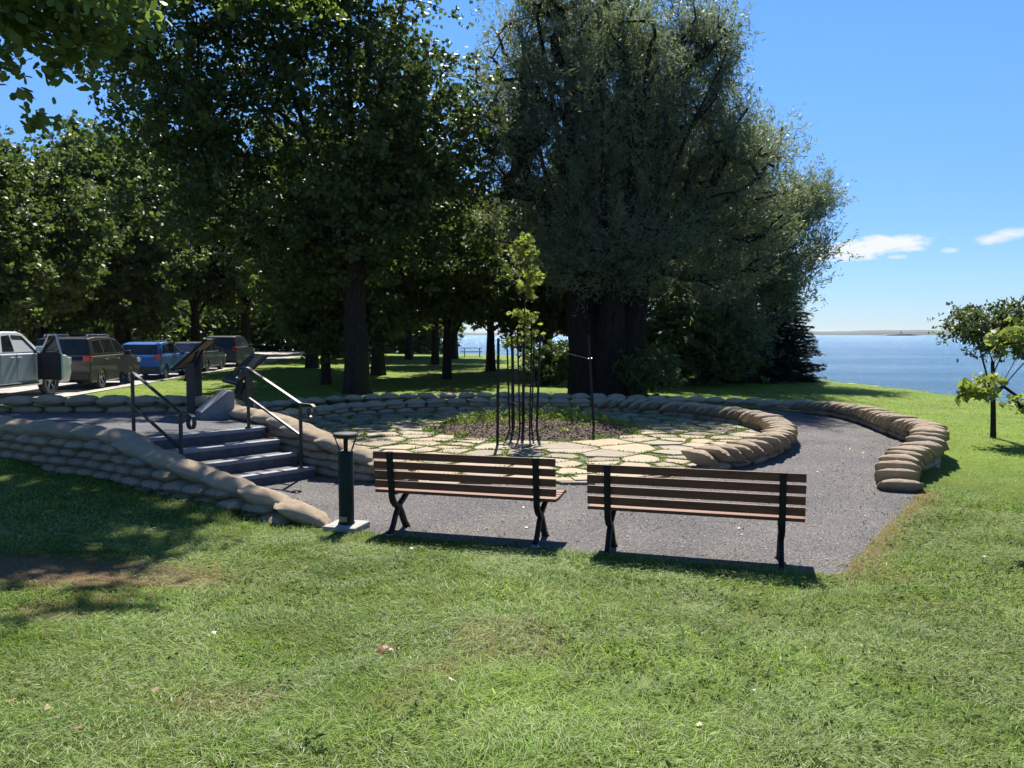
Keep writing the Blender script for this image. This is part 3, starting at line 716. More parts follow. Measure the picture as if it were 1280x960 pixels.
# ------------------------------------------------------------------ leaves and trees
def unit(a): return a / np.maximum(1e-9, np.linalg.norm(a, axis=-1, keepdims=True))
def leaf_cloud(C, D, Nn, ln, wd, shape='rhomb'):
    """C centres, D leaf axis, Nn approx normal; returns V, F"""
    D = unit(D); B = unit(np.cross(D, Nn)); U = np.cross(B, D)
    ln = np.broadcast_to(np.asarray(ln, float), (len(C),))[:, None]; wd = np.broadcast_to(np.asarray(wd, float), (len(C),))[:, None]
    if shape == 'rhomb':
        P = [C - D * ln * .5, C + B * wd * .5 + U * wd * .12, C + D * ln * .5, C - B * wd * .5 + U * wd * .12]
        k = 4
    elif shape == 'maple':
        out = [(-.5, 0), (-.28, .17), (-.30, .42), (-.05, .28), (.10, .55), (.16, .24), (.5, 0), (.16, -.24), (.10, -.55), (-.05, -.28), (-.30, -.42), (-.28, -.17)]
        P = [C + D * ln * a + B * wd * b_ - U * ln * .25 * abs(b_) for a, b_ in out]; k = 12
    else:   # oak-like / oval, six corners
        out = [(-.5, 0), (-.15, .36), (.25, .34), (.5, 0), (.25, -.34), (-.15, -.36)]
        P = [C + D * ln * a + B * wd * b_ + U * ln * .12 * abs(b_) for a, b_ in out]; k = 6
    V = np.stack(P, 1).reshape(-1, 3); F = np.arange(len(C) * k).reshape(-1, k)
    return V, F

def tree_meshes(seed, trunk_h, r0, lobes, n_leaf, leaf, sigma=.55, stems=6, style='broad', shape='rhomb', flare=1.5, lean=(0, 0), pen=.9, twig_r=.012, top_taper=.62, raw=False, off=(0, 0, 0), tend=.62):
    """returns (trunk mesh, crown mesh); lobes = [(centre, radii, clumps)] relative to the base"""
    rg = np.random.default_rng(seed)
    nodes = [np.array([0., 0., 0.])]; par = [-1]
    for k in range(1, 7):
        t = k / 6; nodes.append(np.array([lean[0] * t + .06 * r0 * rg.normal(), lean[1] * t + .06 * r0 * rg.normal(), trunk_h * t])); par.append(k - 1)
    clumps = []
    for c, rad, n in lobes:
        u = unit(rg.normal(size=(n, 3))); q = rg.random(n) ** .42
        clumps.append(np.array(c) + u * q[:, None] * np.array(rad))
    clumps = np.concatenate(clumps); base = nodes[6]
    def connect(src, tgt, k, sag):
        a = nodes[src]; L = np.linalg.norm(tgt - a); cur = src; nrm = unit(rg.normal(size=3))
        for i in range(1, k + 1):
            t = i / k; p = a + (tgt - a) * t + nrm * L * .06 * math.sin(math.pi * t) + np.array([0, 0, sag * L * math.sin(math.pi * t)])
            nodes.append(p); par.append(cur); cur = len(nodes) - 1
        return cur
    # main limbs to spread-out targets
    if stems:
        tg = [clumps[rg.integers(len(clumps))]]
        cand = clumps[rg.permutation(len(clumps))[:120]]
        for _ in range(stems - 1):
            d = np.min([np.linalg.norm(cand - t_, axis=1) for t_ in tg], 0); tg.append(cand[np.argmax(d)])
        for t_ in tg:
            h = rg.integers(3, 7) if style != 'fan' else rg.integers(5, 7)
            connect(int(h), base + (t_ - base) * (.75 if style != 'fan' else .9), 6, .07 if style != 'fan' else -.03)
    order = np.argsort(np.linalg.norm(clumps - base, axis=1)); ends = []
    for ci in order:
        c = clumps[ci]; A = np.array(nodes[3:]); d = np.linalg.norm(A - c, axis=1)
        pn = d + pen * np.maximum(0, A[:, 2] - c[2])
        j = int(np.argmin(pn)) + 3; ends.append((connect(j, c, 2 if d[j - 3] < 1.2 else 3, .04), ci))
    cnt = np.zeros(len(nodes))
    for e, _ in ends:
        while e != -1: cnt[e] += 1; e = par[e]
    tot = max(1, cnt.max()); rad = np.maximum(twig_r, r0 * top_taper * (cnt / tot) ** .5)
    te = min(top_taper, tend)
    for k in range(7): rad[k] = r0 * (1 - (1 - te) * (k / 6) ** 1.3) * (1 if k else flare)
    b_ = MB()
    nodes[0] = nodes[0] - np.array([0, 0, .25])
    nodesA = np.array(nodes)
    pts = [Vector(nodesA[0])] + [Vector(nodesA[0]) + (Vector(nodesA[1]) - Vector(nodesA[0])) * .35] + [Vector(nodesA[k]) for k in range(1, 7)]
    # fluted trunk
    nn = 44; V = []; F = []; rl = [rad[0], (rad[0] / flare * 1.12)] + list(rad[1:7])
    ph = rg.uniform(0, 6.28)
    for i, (p, r_) in enumerate(zip(pts, rl)):
        for j in range(nn):
            a = 2 * math.pi * j / nn; f = 1 + (.10 if i > 0 else .2) * math.sin(a * 5 + ph) * (1 - i / 9) + .05 * math.sin(a * 9 + ph * 2 + i * .5) + .035 * math.sin(a * 17 + ph + i * .8)
            V.append((p.x + r_ * f * math.cos(a), p.y + r_ * f * math.sin(a), p.z))
    for i in range(len(pts) - 1):
        for j in range(nn): F.append((i * nn + j, i * nn + (j + 1) % nn, (i + 1) * nn + (j + 1) % nn, (i + 1) * nn + j))
    F.append(tuple((len(pts) - 1) * nn + j for j in range(nn)))
    b_.add(V, F)
    for i in range(7, len(nodes)):
        p = par[i]; ra, rb = max(rad[i], twig_r) , rad[i]
        ra = min(rad[p] * .9, rad[i] * 1.8) if p < 7 else min(rad[p], rad[i] * 1.7)
        b_.tube([nodesA[p], nodesA[i]], [ra, rb], n=6 if rad[i] > .05 else 4, cap=False)
    TV = [(x + off[0], y + off[1], z + off[2]) for x, y, z in b_.v]; TF = b_.f
    if not raw: tm = bpy.data.meshes.new('trunk'); tm.from_pydata(b_.v, [], b_.f); tm.update(); tm.polygons.foreach_set('use_smooth', [True] * len(tm.polygons))
    # leaves
    nc = len(clumps); per = rg.multinomial(n_leaf, rg.dirichlet(np.full(nc, 6.0))); ci = np.repeat(np.arange(nc), per)
    n = len(ci); endp = clumps[ci]
    outd = unit(clumps - (base + np.array([0, 0, -.5])))
    if style == 'fan' or style == 'spray':
        dirs = unit(outd * .8 + np.array([0, 0, .55]) + rg.normal(size=outd.shape) * .28)
        ntw = 7; tw = unit(dirs[:, None, :] + rg.normal(size=(nc, ntw, 3)) * .38); tw0 = rg.normal(size=(nc, ntw, 3)) * sigma * .45
        k = rg.integers(0, ntw, n); t = rg.uniform(-1.3, 1.5, n) * sigma
        axis = tw[ci, k]; C = endp + tw0[ci, k] + axis * t[:, None] + rg.normal(size=(n, 3)) * .07
        C[:, 2] -= .10 * np.maximum(0, t) ** 2
        D = unit(axis + rg.normal(size=(n, 3)) * .55 - np.array([0, 0, .25])); Nn = rg.normal(size=(n, 3))
    else:
        # small tiers of leaves around several twig tips per clump
        ntw = 9; tips = rg.normal(size=(nc, ntw, 3)) * sigma * np.array([1, 1, .7])
        k = rg.integers(0, ntw, n); C = endp + tips[ci, k] + rg.normal(size=(n, 3)) * sigma * np.array([.27, .27, .19])
        D = rg.normal(size=(n, 3)) + np.array([0, 0, -.5]); Nn = rg.normal(size=(n, 3)) * .7 + np.array([0, 0, 1])
    sc = rg.uniform(.7, 1.25, n)
    V, F = leaf_cloud(C, D, Nn, leaf[0] * sc, leaf[1] * sc, shape)
    hue = rg.random(nc)[ci] * .35
    rnd = np.clip(rg.random(n) * .65 + hue, 0, 1)
    if raw: return TV, TF, V + np.array(off), F, rnd
    cm = np_mesh('crown', V, [F], attrs={'rnd': rnd})
    return tm, cm
def join_raw(parts):
    TV = []; TF = []; Vs = []; Fs = []; rs = []; n = 0
    for tv, tf, v, f, r_ in parts:
        k = len(TV); TV += tv; TF += [tuple(i + k for i in q) for q in tf]; Vs.append(v); Fs.append(f + n); rs.append(r_); n += len(v)
    tm = bpy.data.meshes.new('trunk'); tm.from_pydata(TV, [], TF); tm.update(); tm.polygons.foreach_set('use_smooth', [True] * len(tm.polygons))
    return tm, np_mesh('crown', np.concatenate(Vs), [np.concatenate(Fs)], attrs={'rnd': np.concatenate(rs)})
def plant_tree(name, label, loc, meshes, mats, group=None, rz=0, sc=1.0, cat='tree', crown='crown'):
    t = thing(name, label, cat, loc, rz, group); t.scale = (sc, sc, sc)
    for me, m_ in zip(meshes, mats):
        if not me.materials: me.materials.append(m_)
    link('trunk', meshes[0], None, t); link(crown, meshes[1], None, t); return t

def gz(x, y): return float(lawn_z(np.array([float(x)]), np.array([float(y)]))[0])
PARK = 'shade trees standing on the far lawn'
# big maple in front of the cars
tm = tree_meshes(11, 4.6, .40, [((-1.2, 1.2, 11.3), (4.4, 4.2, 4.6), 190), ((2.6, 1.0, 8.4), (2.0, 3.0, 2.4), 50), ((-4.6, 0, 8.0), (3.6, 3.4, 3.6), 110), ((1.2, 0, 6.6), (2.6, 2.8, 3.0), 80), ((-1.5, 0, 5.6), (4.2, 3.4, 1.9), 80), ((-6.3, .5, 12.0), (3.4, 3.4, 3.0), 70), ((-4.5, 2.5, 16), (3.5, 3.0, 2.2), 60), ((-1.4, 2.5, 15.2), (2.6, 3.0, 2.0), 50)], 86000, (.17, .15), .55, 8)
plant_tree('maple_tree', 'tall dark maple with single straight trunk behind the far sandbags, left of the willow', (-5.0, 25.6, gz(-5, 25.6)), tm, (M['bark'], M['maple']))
# willow
# each of its fused stems carries its own share of the crown: (offset, lean, lobes, leaves)
WS = [((-.42, -.10), (-.55, .3), [((-1.7, 1.9, 7.2), (2.1, 2.8, 3.2), 75), ((-2.0, 3.6, 11.2), (1.8, 2.4, 3.4), 80)], 33000),
      ((-.20, .35), (-.20, .5), [((-.4, 4.6, 13.6), (2.4, 2.6, 2.9), 95), ((-.2, 2.2, 8.4), (1.8, 2.8, 3.2), 65)], 36000),
      ((.15, -.30), (.10, .0), [((.9, .8, 9.0), (2.0, 2.4, 4.2), 90), ((-.4, .2, 5.8), (2.2, 1.4, 1.6), 40), ((.2, -1.0, 4.5), (2.7, .9, 1.1), 50)], 42000),
      ((.30, .30), (.45, .4), [((1.6, 4.4, 12.8), (2.4, 2.6, 3.2), 95), ((2.0, 2.0, 8.0), (1.8, 2.8, 3.2), 60)], 36000),
      ((.52, -.05), (.85, .2), [((3.6, 2.4, 9.2), (2.2, 2.6, 4.0), 100), ((3.2, 1.2, 5.2), (2.8, 2.2, 2.2), 70), ((4.4, 3.2, 12.4), (1.4, 1.9, 2.0), 40)], 46000),
      ((.45, .55), (1.1, .8), [((5.6, 2.4, 7.0), (1.8, 2.3, 3.0), 80)], 20000)]
parts = []
for k, ((ox, oy), (lx_, ly_), lb, nl) in enumerate(WS):
    lb = [((c[0] - ox - .45, c[1] - oy, c[2]), (r_[0] * .96, r_[1], r_[2]), n_) for c, r_, n_ in lb]
    parts.append(tree_meshes(210 + k, 4.3, .58, lb, nl, (.19, .036), .62, 7, 'fan', 'rhomb', 1.22, (lx_ * .9, ly_), twig_r=.010, top_taper=.62, tend=.42, raw=True, off=(ox, oy, 0)))
tm = join_raw(parts)
plant_tree('willow_tree', 'huge spreading grey-green willow with a very thick trunk behind the ring', (2.95, 26.0, gz(2.95, 26)), tm, (M['willow_bark'], M['willow']))
wl2 = [((-1.4, -1.4, 1.9), (2.1, 1.0, 1.6), 70), ((0, 0, 6.2), (2.7, 2.6, 3.6), 120), ((2.0, .3, 6.0), (1.9, 2.0, 2.2), 80), ((-.8, 0, 9.0), (2.0, 2.0, 2.6), 60), ((3.0, .2, 7.3), (1.1, 1.1, .8), 16), ((.6, 0, 3.6), (2.3, 2.0, 1.6), 60), ((-2.4, -.5, 3.0), (2.4, 1.8, 1.8), 60)]
tm = tree_meshes(23, 2.2, .30, wl2, 90000, (.20, .040), .62, 10, 'fan', 'rhomb', 1.3, twig_r=.014)
plant_tree('willow_tree', 'lower willow leaning out over the lake, right of the huge one', (10.1, 35.5, gz(10.1, 35.5)), tm, (M['willow_bark'], M['willow']), sc=1.1)
# spruce at the water's edge
def spruce(seed, h, r):
    rg = np.random.default_rng(seed); b_ = MB(); b_.tube([(0, 0, -.2), (0, 0, h)], [.16, .02], 10); C = []; D = []
    z = .25
    while z < h - .1:
        rr_ = r * (1 - z / h) ** .85 + .12; nb = max(5, int(12 * (1 - z / h) + 5))
        for k in range(nb):
            a = rg.uniform(0, 6.28); L = rr_ * rg.uniform(.7, 1.12); dv = np.array([math.cos(a), math.sin(a), 0])
            m_ = max(20, int(120 * L)); t = rg.random(m_) ** .7 * L
            p = dv * t[:, None] + np.array([0, 0, z]) + np.stack([0 * t, 0 * t, -.22 * t + .10 * t ** 2 / max(.3, L)], 1)
            sidev = np.array([-dv[1], dv[0], 0]); s_ = rg.normal(size=m_) * .16 * (1 - t / L * .6)
            C.append(p + sidev * s_[:, None] + rg.normal(size=(m_, 3)) * .03 - np.stack([0 * t, 0 * t, np.abs(s_) * .5], 1)); D.append(dv + sidev * np.sign(s_)[:, None] * .8 + rg.normal(size=(m_, 3)) * .3)
            b_.tube([(0, 0, z), tuple(dv * L * .9 + np.array([0, 0, z - .12 * L]))], [.02, .006], 4, cap=False)
        z += .15
    C = np.concatenate(C); D = np.concatenate(D); V, F = leaf_cloud(C, D, rg.normal(size=C.shape) * .5 + np.array([0, 0, 1]), .17, .05)
    me = bpy.data.meshes.new('trunk'); me.from_pydata(b_.v, [], b_.f); me.update()
    return me, np_mesh('crown', V, [F], attrs={'rnd': rg.random(len(C))})
sp = spruce(3, 6.0, 2.2)
plant_tree('spruce_tree', 'dark spruce with drooping boughs at the right foot of the willows, by the water', (12.3, 37.0, gz(12.3, 37)), sp, (M['bark'], M['spruce']), cat='conifer')
plant_tree('spruce_tree', 'dark spruce half hidden under the willows, left of the outermost spruce', (9.9, 36.2, gz(9.9, 36.2)), sp, (M['bark'], M['spruce']), cat='conifer', rz=1.9, sc=1.0)

# small young tree on the right lawn
tm = tree_meshes(31, 1.55, .05, [((0, 0, 2.3), (1.05, .8, .55), 95), ((.75, 0, 2.1), (.8, .7, .7), 75), ((-.5, 0, 2.15), (.6, .5, .45), 30)], 9000, (.08, .05), .12, 6, 'broad', 'oval', 1.5, (-.08, 0), twig_r=.006)
plant_tree('young_tree', 'small lone tree with thin trunk on the right lawn by the lake', (9.75, 16.1, gz(9.75, 16.1)), tm, (M['bark'], M['locust']), cat='young tree')
# near maple just outside the frame at the right, whose low branches reach into view
tm = tree_meshes(33, 1.3, .05, [((-1.12, 0, 1.47), (.25, .15, .045), 9), ((-.92, 0, 1.52), (.13, .15, .08), 6), ((-.62, 0, 1.36), (.10, .12, .07), 4), ((-.72, 0, 1.98), (.15, .18, .20), 8), ((.3, 0, 2.2), (.7, .7, .7), 36)], 1150, (.078, .068), .062, 5, 'broad', 'maple', 1.4, (.2, 0), twig_r=.004)
plant_tree('young_maple', 'young maple with large yellow-green leaves at the right edge of the view', (5.45, 7.6, gz(5.45, 7.6)), tm, (M['bark'], M['yellow_leaf']), cat='young tree')

# tree outside the frame at the left, hanging over the wall and shading lawn and steps
tm = tree_meshes(41, 8.4, .30, [((4.4, -.2, 9.6), (2.9, 2.7, 1.1), 170), ((5.0, 3.2, 10.4), (2.6, 2.0, 1.2), 60), ((4.9, -5.1, 5.65), (1.25, .6, .38), 13), ((4.4, -5.0, 4.9), (.18, .3, .3), 2), ((0, 0, 10.8), (3.2, 3, 1.8), 60)], 52000, (.125, .12), .36, 6, 'broad', 'oval', 1.5, (.4, 0), pen=.0, twig_r=.006, top_taper=.34)
plant_tree('maple_tree', 'near maple hanging lit branches into the upper left corner', (-9.9, 13.6, gz(-9.9, 13.6)), tm, (M['bark'], M['near_maple']))

# park trees: three kinds of mesh, shared by copies
PT = [tree_meshes(51, 3.2, .24, [((0, 0, 6.6), (3.4, 3.4, 3.2), 130), ((1.6, .5, 4.6), (2.2, 2.0, 1.5), 40), ((-1.8, -.4, 4.8), (2.2, 2.2, 1.7), 45)], 30000, (.21, .19), .5, 7),
      tree_meshes(52, 3.6, .30, [((0, 0, 8.0), (4.2, 4.0, 4.2), 170), ((-2.4, .5, 5.0), (2.6, 2.4, 1.8), 55), ((2.2, -.4, 5.2), (2.6, 2.2, 1.9), 50)], 36000, (.23, .20), .55, 8),
      tree_meshes(53, 2.4, .22, [((0, 0, 5.2), (3.0, 3.0, 3.4), 130), ((.8, 0, 8.0), (1.9, 2.0, 2.2), 50), ((-.9, -.4, 2.8), (2.4, 2.2, 1.2), 45)], 30000, (.20, .18), .5, 7)]
park = [
    (-2.75, 34.0, 0, .80, .3, 'leaning tree with slim trunk midway on the far lawn, left of the sapling'),
    (-1.1, 41.5, 1, .80, 1.2, 'tree with flared trunk directly left of the cage stakes on the far lawn'),
    (2.0, 45.0, 0, .95, 2.2, 'slim tree behind the sapling cage, left of the willow trunk'),
    (-4.8, 50.0, 1, .85, 4.0, 'stout tree in the second row beyond the leaning slim tree'),
    (-7.6, 59.0, 1, .85, 5.2, 'distant tree right of the big maple trunk, far across the lawn'),
    (-4.5, 62.0, 0, 1.3, .9, 'distant tree just left of the picnic table'),
    (-6.2, 37.0, 1, 1.0, 3.1, 'tree standing close behind the big maple trunk on its right'),
    (-7.0, 30.0, 2, .85, 2.6, 'slim tree left of the big maple trunk on shaded grass'),
    (-11.0, 44.0, 1, 1.1, 1.9, 'tree by the road left of the big maple, beyond the slim one'),
    (-9.0, 70.0, 2, 1.5, .4, 'far tree at the end of the lawn beyond the second row'),
    (-13.5, 62.0, 1, 1.2, .1, 'far tree where the road and lawn run out'),
    (1.7, 39.0, 2, 1.0, .7, 'bushy low tree filling the gap between leaning tree and willow'),
    (6.0, 39.0, 1, 1.0, 3.6, 'leafy tree hidden behind the middle of the big willow')]
for x, y, k, sc, rz, lab in park: plant_tree('park_tree', lab, (x, y, gz(x, y)), PT[k], (M['bark'], M['oak']), PARK, rz, sc)
ROADT = 'trees across the road behind the parked cars'
across = [(-25.5, 36, 1, .9, .6, 'tree across the road behind the white pickup'), (-25.6, 43, 1, 1.0, 2.5, 'tree with visible trunk across the road behind the bronze car'), (-25.5, 52, 2, 1.5, 4.4, 'tree across the road behind the bright blue car'),
          (-24.5, 62, 1, 1.25, 1.0, 'tree far along the opposite side of the road'), (-27.5, 47, 0, 1.15, .2, 'broad tree in the second row across the road'), (-25.2, 37.5, 2, 1.1, 2.2, 'pale lit tree at the far left edge across the road'),
          (-24.6, 74, 1, 1.4, 3.3, 'tree closing the far end of the road'), (-29, 60, 1, 1.4, 5.0, 'rearmost tall tree in the third row across the road'), (-29, 41, 0, 1.1, 5.6, 'second-row tree behind the pickup cab'),
          (-17.0, 80, 2, 1.4, 1.4, 'small far tree between the road end and lake'), (-30.5, 38, 2, 1.0, 3.9, 'tree at the left edge, farthest back behind the pickup')]
for x, y, k, sc, rz, lab in across: plant_tree('roadside_tree', lab, (x, y, gz(x, y)), PT[k], (M['bark'], M['oak']), ROADT, rz, sc)
# low shrubs
SH = tree_meshes(61, .5, .05, [((0, 0, 1.1), (1.5, 1.3, 1.0), 80)], 9000, (.14, .10), .25, 5, shape='oval')
for x, y, sc, rz, lab in ((-1.0 + 2.6, 30.5, .8, 0, 'rounded shrub at the left foot of the big willow trunk'), (4.25, 25.6, .75, 1, 'small shrub on a thin stem right of the willow trunk'), (8.3, 34.0, 1.5, 2, 'shrub in the shade under the right side of the willow'), (6.2, 33.0, 1.6, 4, 'dark shrub behind the willow, left of the spruces')):
    plant_tree('shrub', lab, (x, y, gz(x, y) - .05), SH, (M['bark'], M['oak']), 'shrubs under the willow', rz, sc, 'shrub')
# far wood as one mass
def far_wood():
    rg = np.random.default_rng(77); n = 60000; C = []
    for k in range(70):
        t = k / 69; x = -120 + 112 * t; y = 118 - 34 * t + rg.uniform(-3, 3); r_ = rg.uniform(3, 5.5)
        if x > -7: continue
        if x > -16: r_ *= .62
        m_ = 900; C.append(np.array([x, y, r_ * .9]) + unit(rg.normal(size=(m_, 3))) * (rg.random((m_, 1)) ** .4) * np.array([r_, r_ * .8, r_ * 1.2]))
    for k in range(26):
        x = -34 - rg.uniform(0, 26); y = 24 + k * 2.6 + rg.uniform(-2, 2); r_ = rg.uniform(4, 7); m_ = 1500
        C.append(np.array([x, y, r_ * .95]) + unit(rg.normal(size=(m_, 3))) * (rg.random((m_, 1)) ** .4) * np.array([r_, r_ * .8, r_ * 1.35]))
    C = np.concatenate(C); n = len(C); V, F = leaf_cloud(C, rg.normal(size=(n, 3)), rg.normal(size=(n, 3)) + np.array([0, 0, .8]), rg.uniform(.4, .8, n), rg.uniform(.35, .6, n))
    tag(link('distant_wood', np_mesh('distant_wood', V, [F], attrs={'rnd': rg.random(n)}), M['oak']), 'far wood closing the view behind the road', kind='stuff')
far_wood()

# ------------------------------------------------------------------ sapling, cage, stakes
SX, SY = .23, 15.7; SZ = float(bed_z(np.array([SX]), np.array([SY]))[0]) + .02
tm = tree_meshes(71, 3.0, .018, [((0, 0, 3.55), (.16, .16, .36), 12), ((.22, 0, 3.08), (.16, .12, .09), 5), ((.08, 0, 2.7), (.16, .14, .24), 7), ((0, 0, 2.2), (.2, .18, .25), 6), ((-.1, 0, 1.75), (.18, .18, .2), 4), ((.12, 0, 1.85), (.16, .16, .15), 3)], 640, (.11, .10), .085, 0, 'broad', 'maple', 1.2, (.02, 0), twig_r=.005)
plant_tree('sapling', 'slender maple sapling staked in the middle of the mulch bed', (SX, SY, SZ - .02), tm, (M['bark'], M['yellow_leaf']), cat='sapling')
cg = thing('tree_cage', 'ring of dark thin rods caging the sapling', 'tree guard', (SX, SY, SZ - .03))
for k in range(9):
    a = 2 * math.pi * k / 9 + .25; r_ = .27; lx, ly = rr.uniform(-.05, .05), rr.uniform(-.04, .04); h = 1.9 + rr.uniform(-.12, .08)
    b = MB(); b.tube([(r_ * math.cos(a), r_ * math.sin(a), -.1), (r_ * math.cos(a) * 1.12 + lx, r_ * math.sin(a) * 1.12 + ly, h)], .017, 8); b.build('rod', M['black_iron'], cg)
for z in (.55, 1.25):
    b = MB(); b.tube([(.285 * math.cos(a * math.pi / 12), .285 * math.sin(a * math.pi / 12), z + .02 * math.sin(a)) for a in range(25)], .006, 5, cap=False); b.build('hoop', M['black_iron'], cg)
def stake(x, y, h, lean, lab, wire_to=None):
    z0 = float(bed_z(np.array([x]), np.array([y]))[0]) if ((x - BEDC[0]) / BEDR[0]) ** 2 + ((y - BEDC[1]) / BEDR[1]) ** 2 < 1 else .0
    t = thing('stake', lab, 'stake', (x, y, z0), 0, 'steel stakes tethering the sapling')
    b_ = MB(); d = Vector((lean, 0, h)); b_.tube([(0, 0, -.1), d], 1, flat=(.05, .008), side=(1, 0, 0)); b_.tube([(0, .018, -.1), d + Vector((0, .018, 0))], 1, flat=(.03, .008), side=(0, 1, 0))
    for k in range(12):
        q = d * (k + 1) / 13; b_.box(q + Vector((0, -.009, 0)), (.02, .012, .012))
    b_.build('post', M['black_iron'], t)
    if wire_to:
        b_ = MB(); q = d * .74; e = Vector(wire_to) - Vector((x, y, z0)); b_.tube([q, q.lerp(e, .5) + Vector((0, 0, -.03)), e], .003, 5); b_.tube([q + Vector((-.04, 0, 0)), q + Vector((.04, 0, .01))], .016, 6); b_.build('wire', M['grey_metal'], t)
stake(-.26, 14.15, 1.93, .02, 'dark steel stake at the left front edge of the mulch bed')
stake(1.68, 16.3, 1.88, -.12, 'leaning steel stake with a tie wire in the right of the mulch bed', (SX + .02, SY, SZ + 1.75))

# ------------------------------------------------------------------ bed plants and mulch chips
def bed_cover():
    rg = np.random.default_rng(9); C = []; K = []
    for _ in range(430):
        a = rg.uniform(0, 6.28); t = math.sqrt(rg.random()) * .98; x = BEDC[0] + BEDR[0] * t * math.cos(a); y = BEDC[1] + BEDR[1] * t * math.sin(a)
        back = sstep(16.2, 17.6, np.array(y)); 
        if rg.random() > .06 + .94 * back: continue
        m_ = int(rg.integers(10, 22)); h = .05 + .15 * float(back) * rg.uniform(.5, 1.2)
        q = rg.normal(size=(m_, 3)) * np.array([.07, .07, h * .6]); q[:, 2] = np.abs(q[:, 2]) + .02
        C.append(q + np.array([x, y, float(bed_z(np.array(x), np.array(y)))])); K.append(np.full(m_, .25 + .5 * rg.random()))
    for _ in range(80):
        a = rg.uniform(-.5, 3.9) if rg.random() < .75 else rg.uniform(0, 6.28); t = rg.uniform(.95, 1.1); m_ = 10
        C.append(rg.normal(size=(m_, 3)) * np.array([.06, .06, .025]) + np.array([BEDC[0] + BEDR[0] * t * math.cos(a), BEDC[1] + BEDR[1] * t * math.sin(a), .05])); K.append(np.full(m_, .2))
    C = np.concatenate(C); K = np.concatenate(K); n = len(C)
    V, F = leaf_cloud(C, rg.normal(size=(n, 3)) + np.array([0, 0, .6]), rg.normal(size=(n, 3)) + np.array([0, 0, .9]), rg.uniform(.05, .09, n), rg.uniform(.03, .055, n), 'oval')
    tag(link('ground_cover', np_mesh('ground_cover', V, [F], attrs={'rnd': np.clip(K + rg.normal(size=n) * .15, 0, 1)}), M['cover']), 'yellow-green low plants growing over the mulch bed', kind='stuff')
    n = 9000; a = rg.uniform(0, 6.28, n); t = np.sqrt(rg.random(n)) * 1.03; x = BEDC[0] + BEDR[0] * t * np.cos(a); y = BEDC[1] + BEDR[1] * t * np.sin(a)
    C = np.stack([x, y, bed_z(x, y) + .022], 1); V, F = leaf_cloud(C, rg.normal(size=(n, 3)) * np.array([1, 1, .35]), rg.normal(size=(n, 3)) * .5 + np.array([0, 0, 1]), rg.uniform(.03, .09, n), rg.uniform(.015, .035, n))
    m, nn, bb = new_mat('bark chips'); at = N(nn, 'ShaderNodeAttribute', attribute_name='rnd'); r_ = ramp(nn, at.outputs['Fac'], [(0, (.04, .024, .015)), (.6, (.13, .078, .05)), (1, (.30, .20, .14))]); nn.links.new(r_.outputs[0], bb.inputs['Base Color']); bb.inputs['Roughness'].default_value = .9
    tag(link('mulch_chips', np_mesh('mulch_chips', V, [F], attrs={'rnd': rg.random(n)}), m), 'brown bark chips covering the mulch bed', kind='stuff')
bed_cover()

# ------------------------------------------------------------------ benches
def bench(loc, rz, label):
    t = thing('park_bench', label, 'bench', loc, rz, 'slatted benches facing the garden ring')
    Lh = .93
    def slat(c, w_, th, ang, nm):
        b_ = MB(); b_.box(c, (2 * Lh, w_, th), Matrix.Rotation(ang, 3, 'X')); return b_.build(nm, M['wood'], t, bevel=.006)
    lean = R(83)
    for k in range(4):
        z = .80 - k * .098; y = -.185 + (.80 - z) * .13
        slat((0, y, z), .074, .034, lean + math.pi, 'back_slat')
    for k, (y, z) in enumerate(((-.12, .432), (-.035, .427), (.05, .427), (.135, .432), (.22, .440), (.30, .436))):
        slat((0, y, z), .070, .032, R((-3, 0, 0, 2, 4, -14)[k]), 'seat_slat')
    def arc(pts, n=6):
        P = [Vector(p) for p in pts]; out = []
        for i in range(len(P) - 1):
            a = P[max(i - 1, 0)]; b_ = P[i]; c = P[i + 1]; d = P[min(i + 2, len(P) - 1)]
            for k in range(n):
                q = k / n; out.append(.5 * ((2 * b_) + (c - a) * q + (2 * a - 5 * b_ + 4 * c - d) * q * q + (3 * b_ - a - 3 * c + d) * q ** 3))
        return out + [P[-1]]
    for x in (-.745, .745):
        b_ = MB()
        b_.tube(arc([(x, -.212, .845), (x, -.190, .66), (x, -.165, .47), (x, -.152, .37), (x, -.085, .29), (x, .02, .235), (x, .10, .13), (x, .165, .04), (x, .21, .012)]), 1, flat=(.056, .046), side=(1, 0, 0))
        b_.build('rear_frame', M['black_iron'], t, smooth=False, bevel=.006)
        b_ = MB()
        b_.tube(arc([(x, .305, .405), (x, .24, .36), (x, .13, .31), (x, .03, .265), (x, -.06, .19), (x, -.13, .09), (x, -.185, .035), (x, -.235, .012)]), 1, flat=(.046, .046), side=(1, 0, 0))
        b_.build('front_frame', M['black_iron'], t, bevel=.006)
        b_ = MB(); b_.tube([(x, -.17, .405), (x, .0, .398), (x, .20, .408), (x, .31, .415)], 1, flat=(.036, .022), side=(1, 0, 0)); b_.build('seat_bearer', M['black_iron'], t)
        for yy in (.20, -.225):
            b_ = MB(); b_.tube([(x, yy, -.004), (x, yy, .022)], [.048, .03], 12); b_.build('foot', M['grey_metal'] if yy < 0 else M['black_iron'], t)
        b_ = MB()
        for k in range(4):
            z = .80 - k * .098; y = -.185 + (.80 - z) * .13; b_.lathe([(0, -.004), (.008, -.004), (.008, .004), (0, .004)], 8, (x, y - .02, z), 'z')
        b_.build('bolt', M['grey_metal'], t)
    return t
bench((-.44, 7.86, .0), R(-15.7), 'left slatted bench beside the green bollard, seen from behind')
bench((1.62, 7.06, .0), R(-16.2), 'right slatted bench with open gravel to its right, seen from behind')

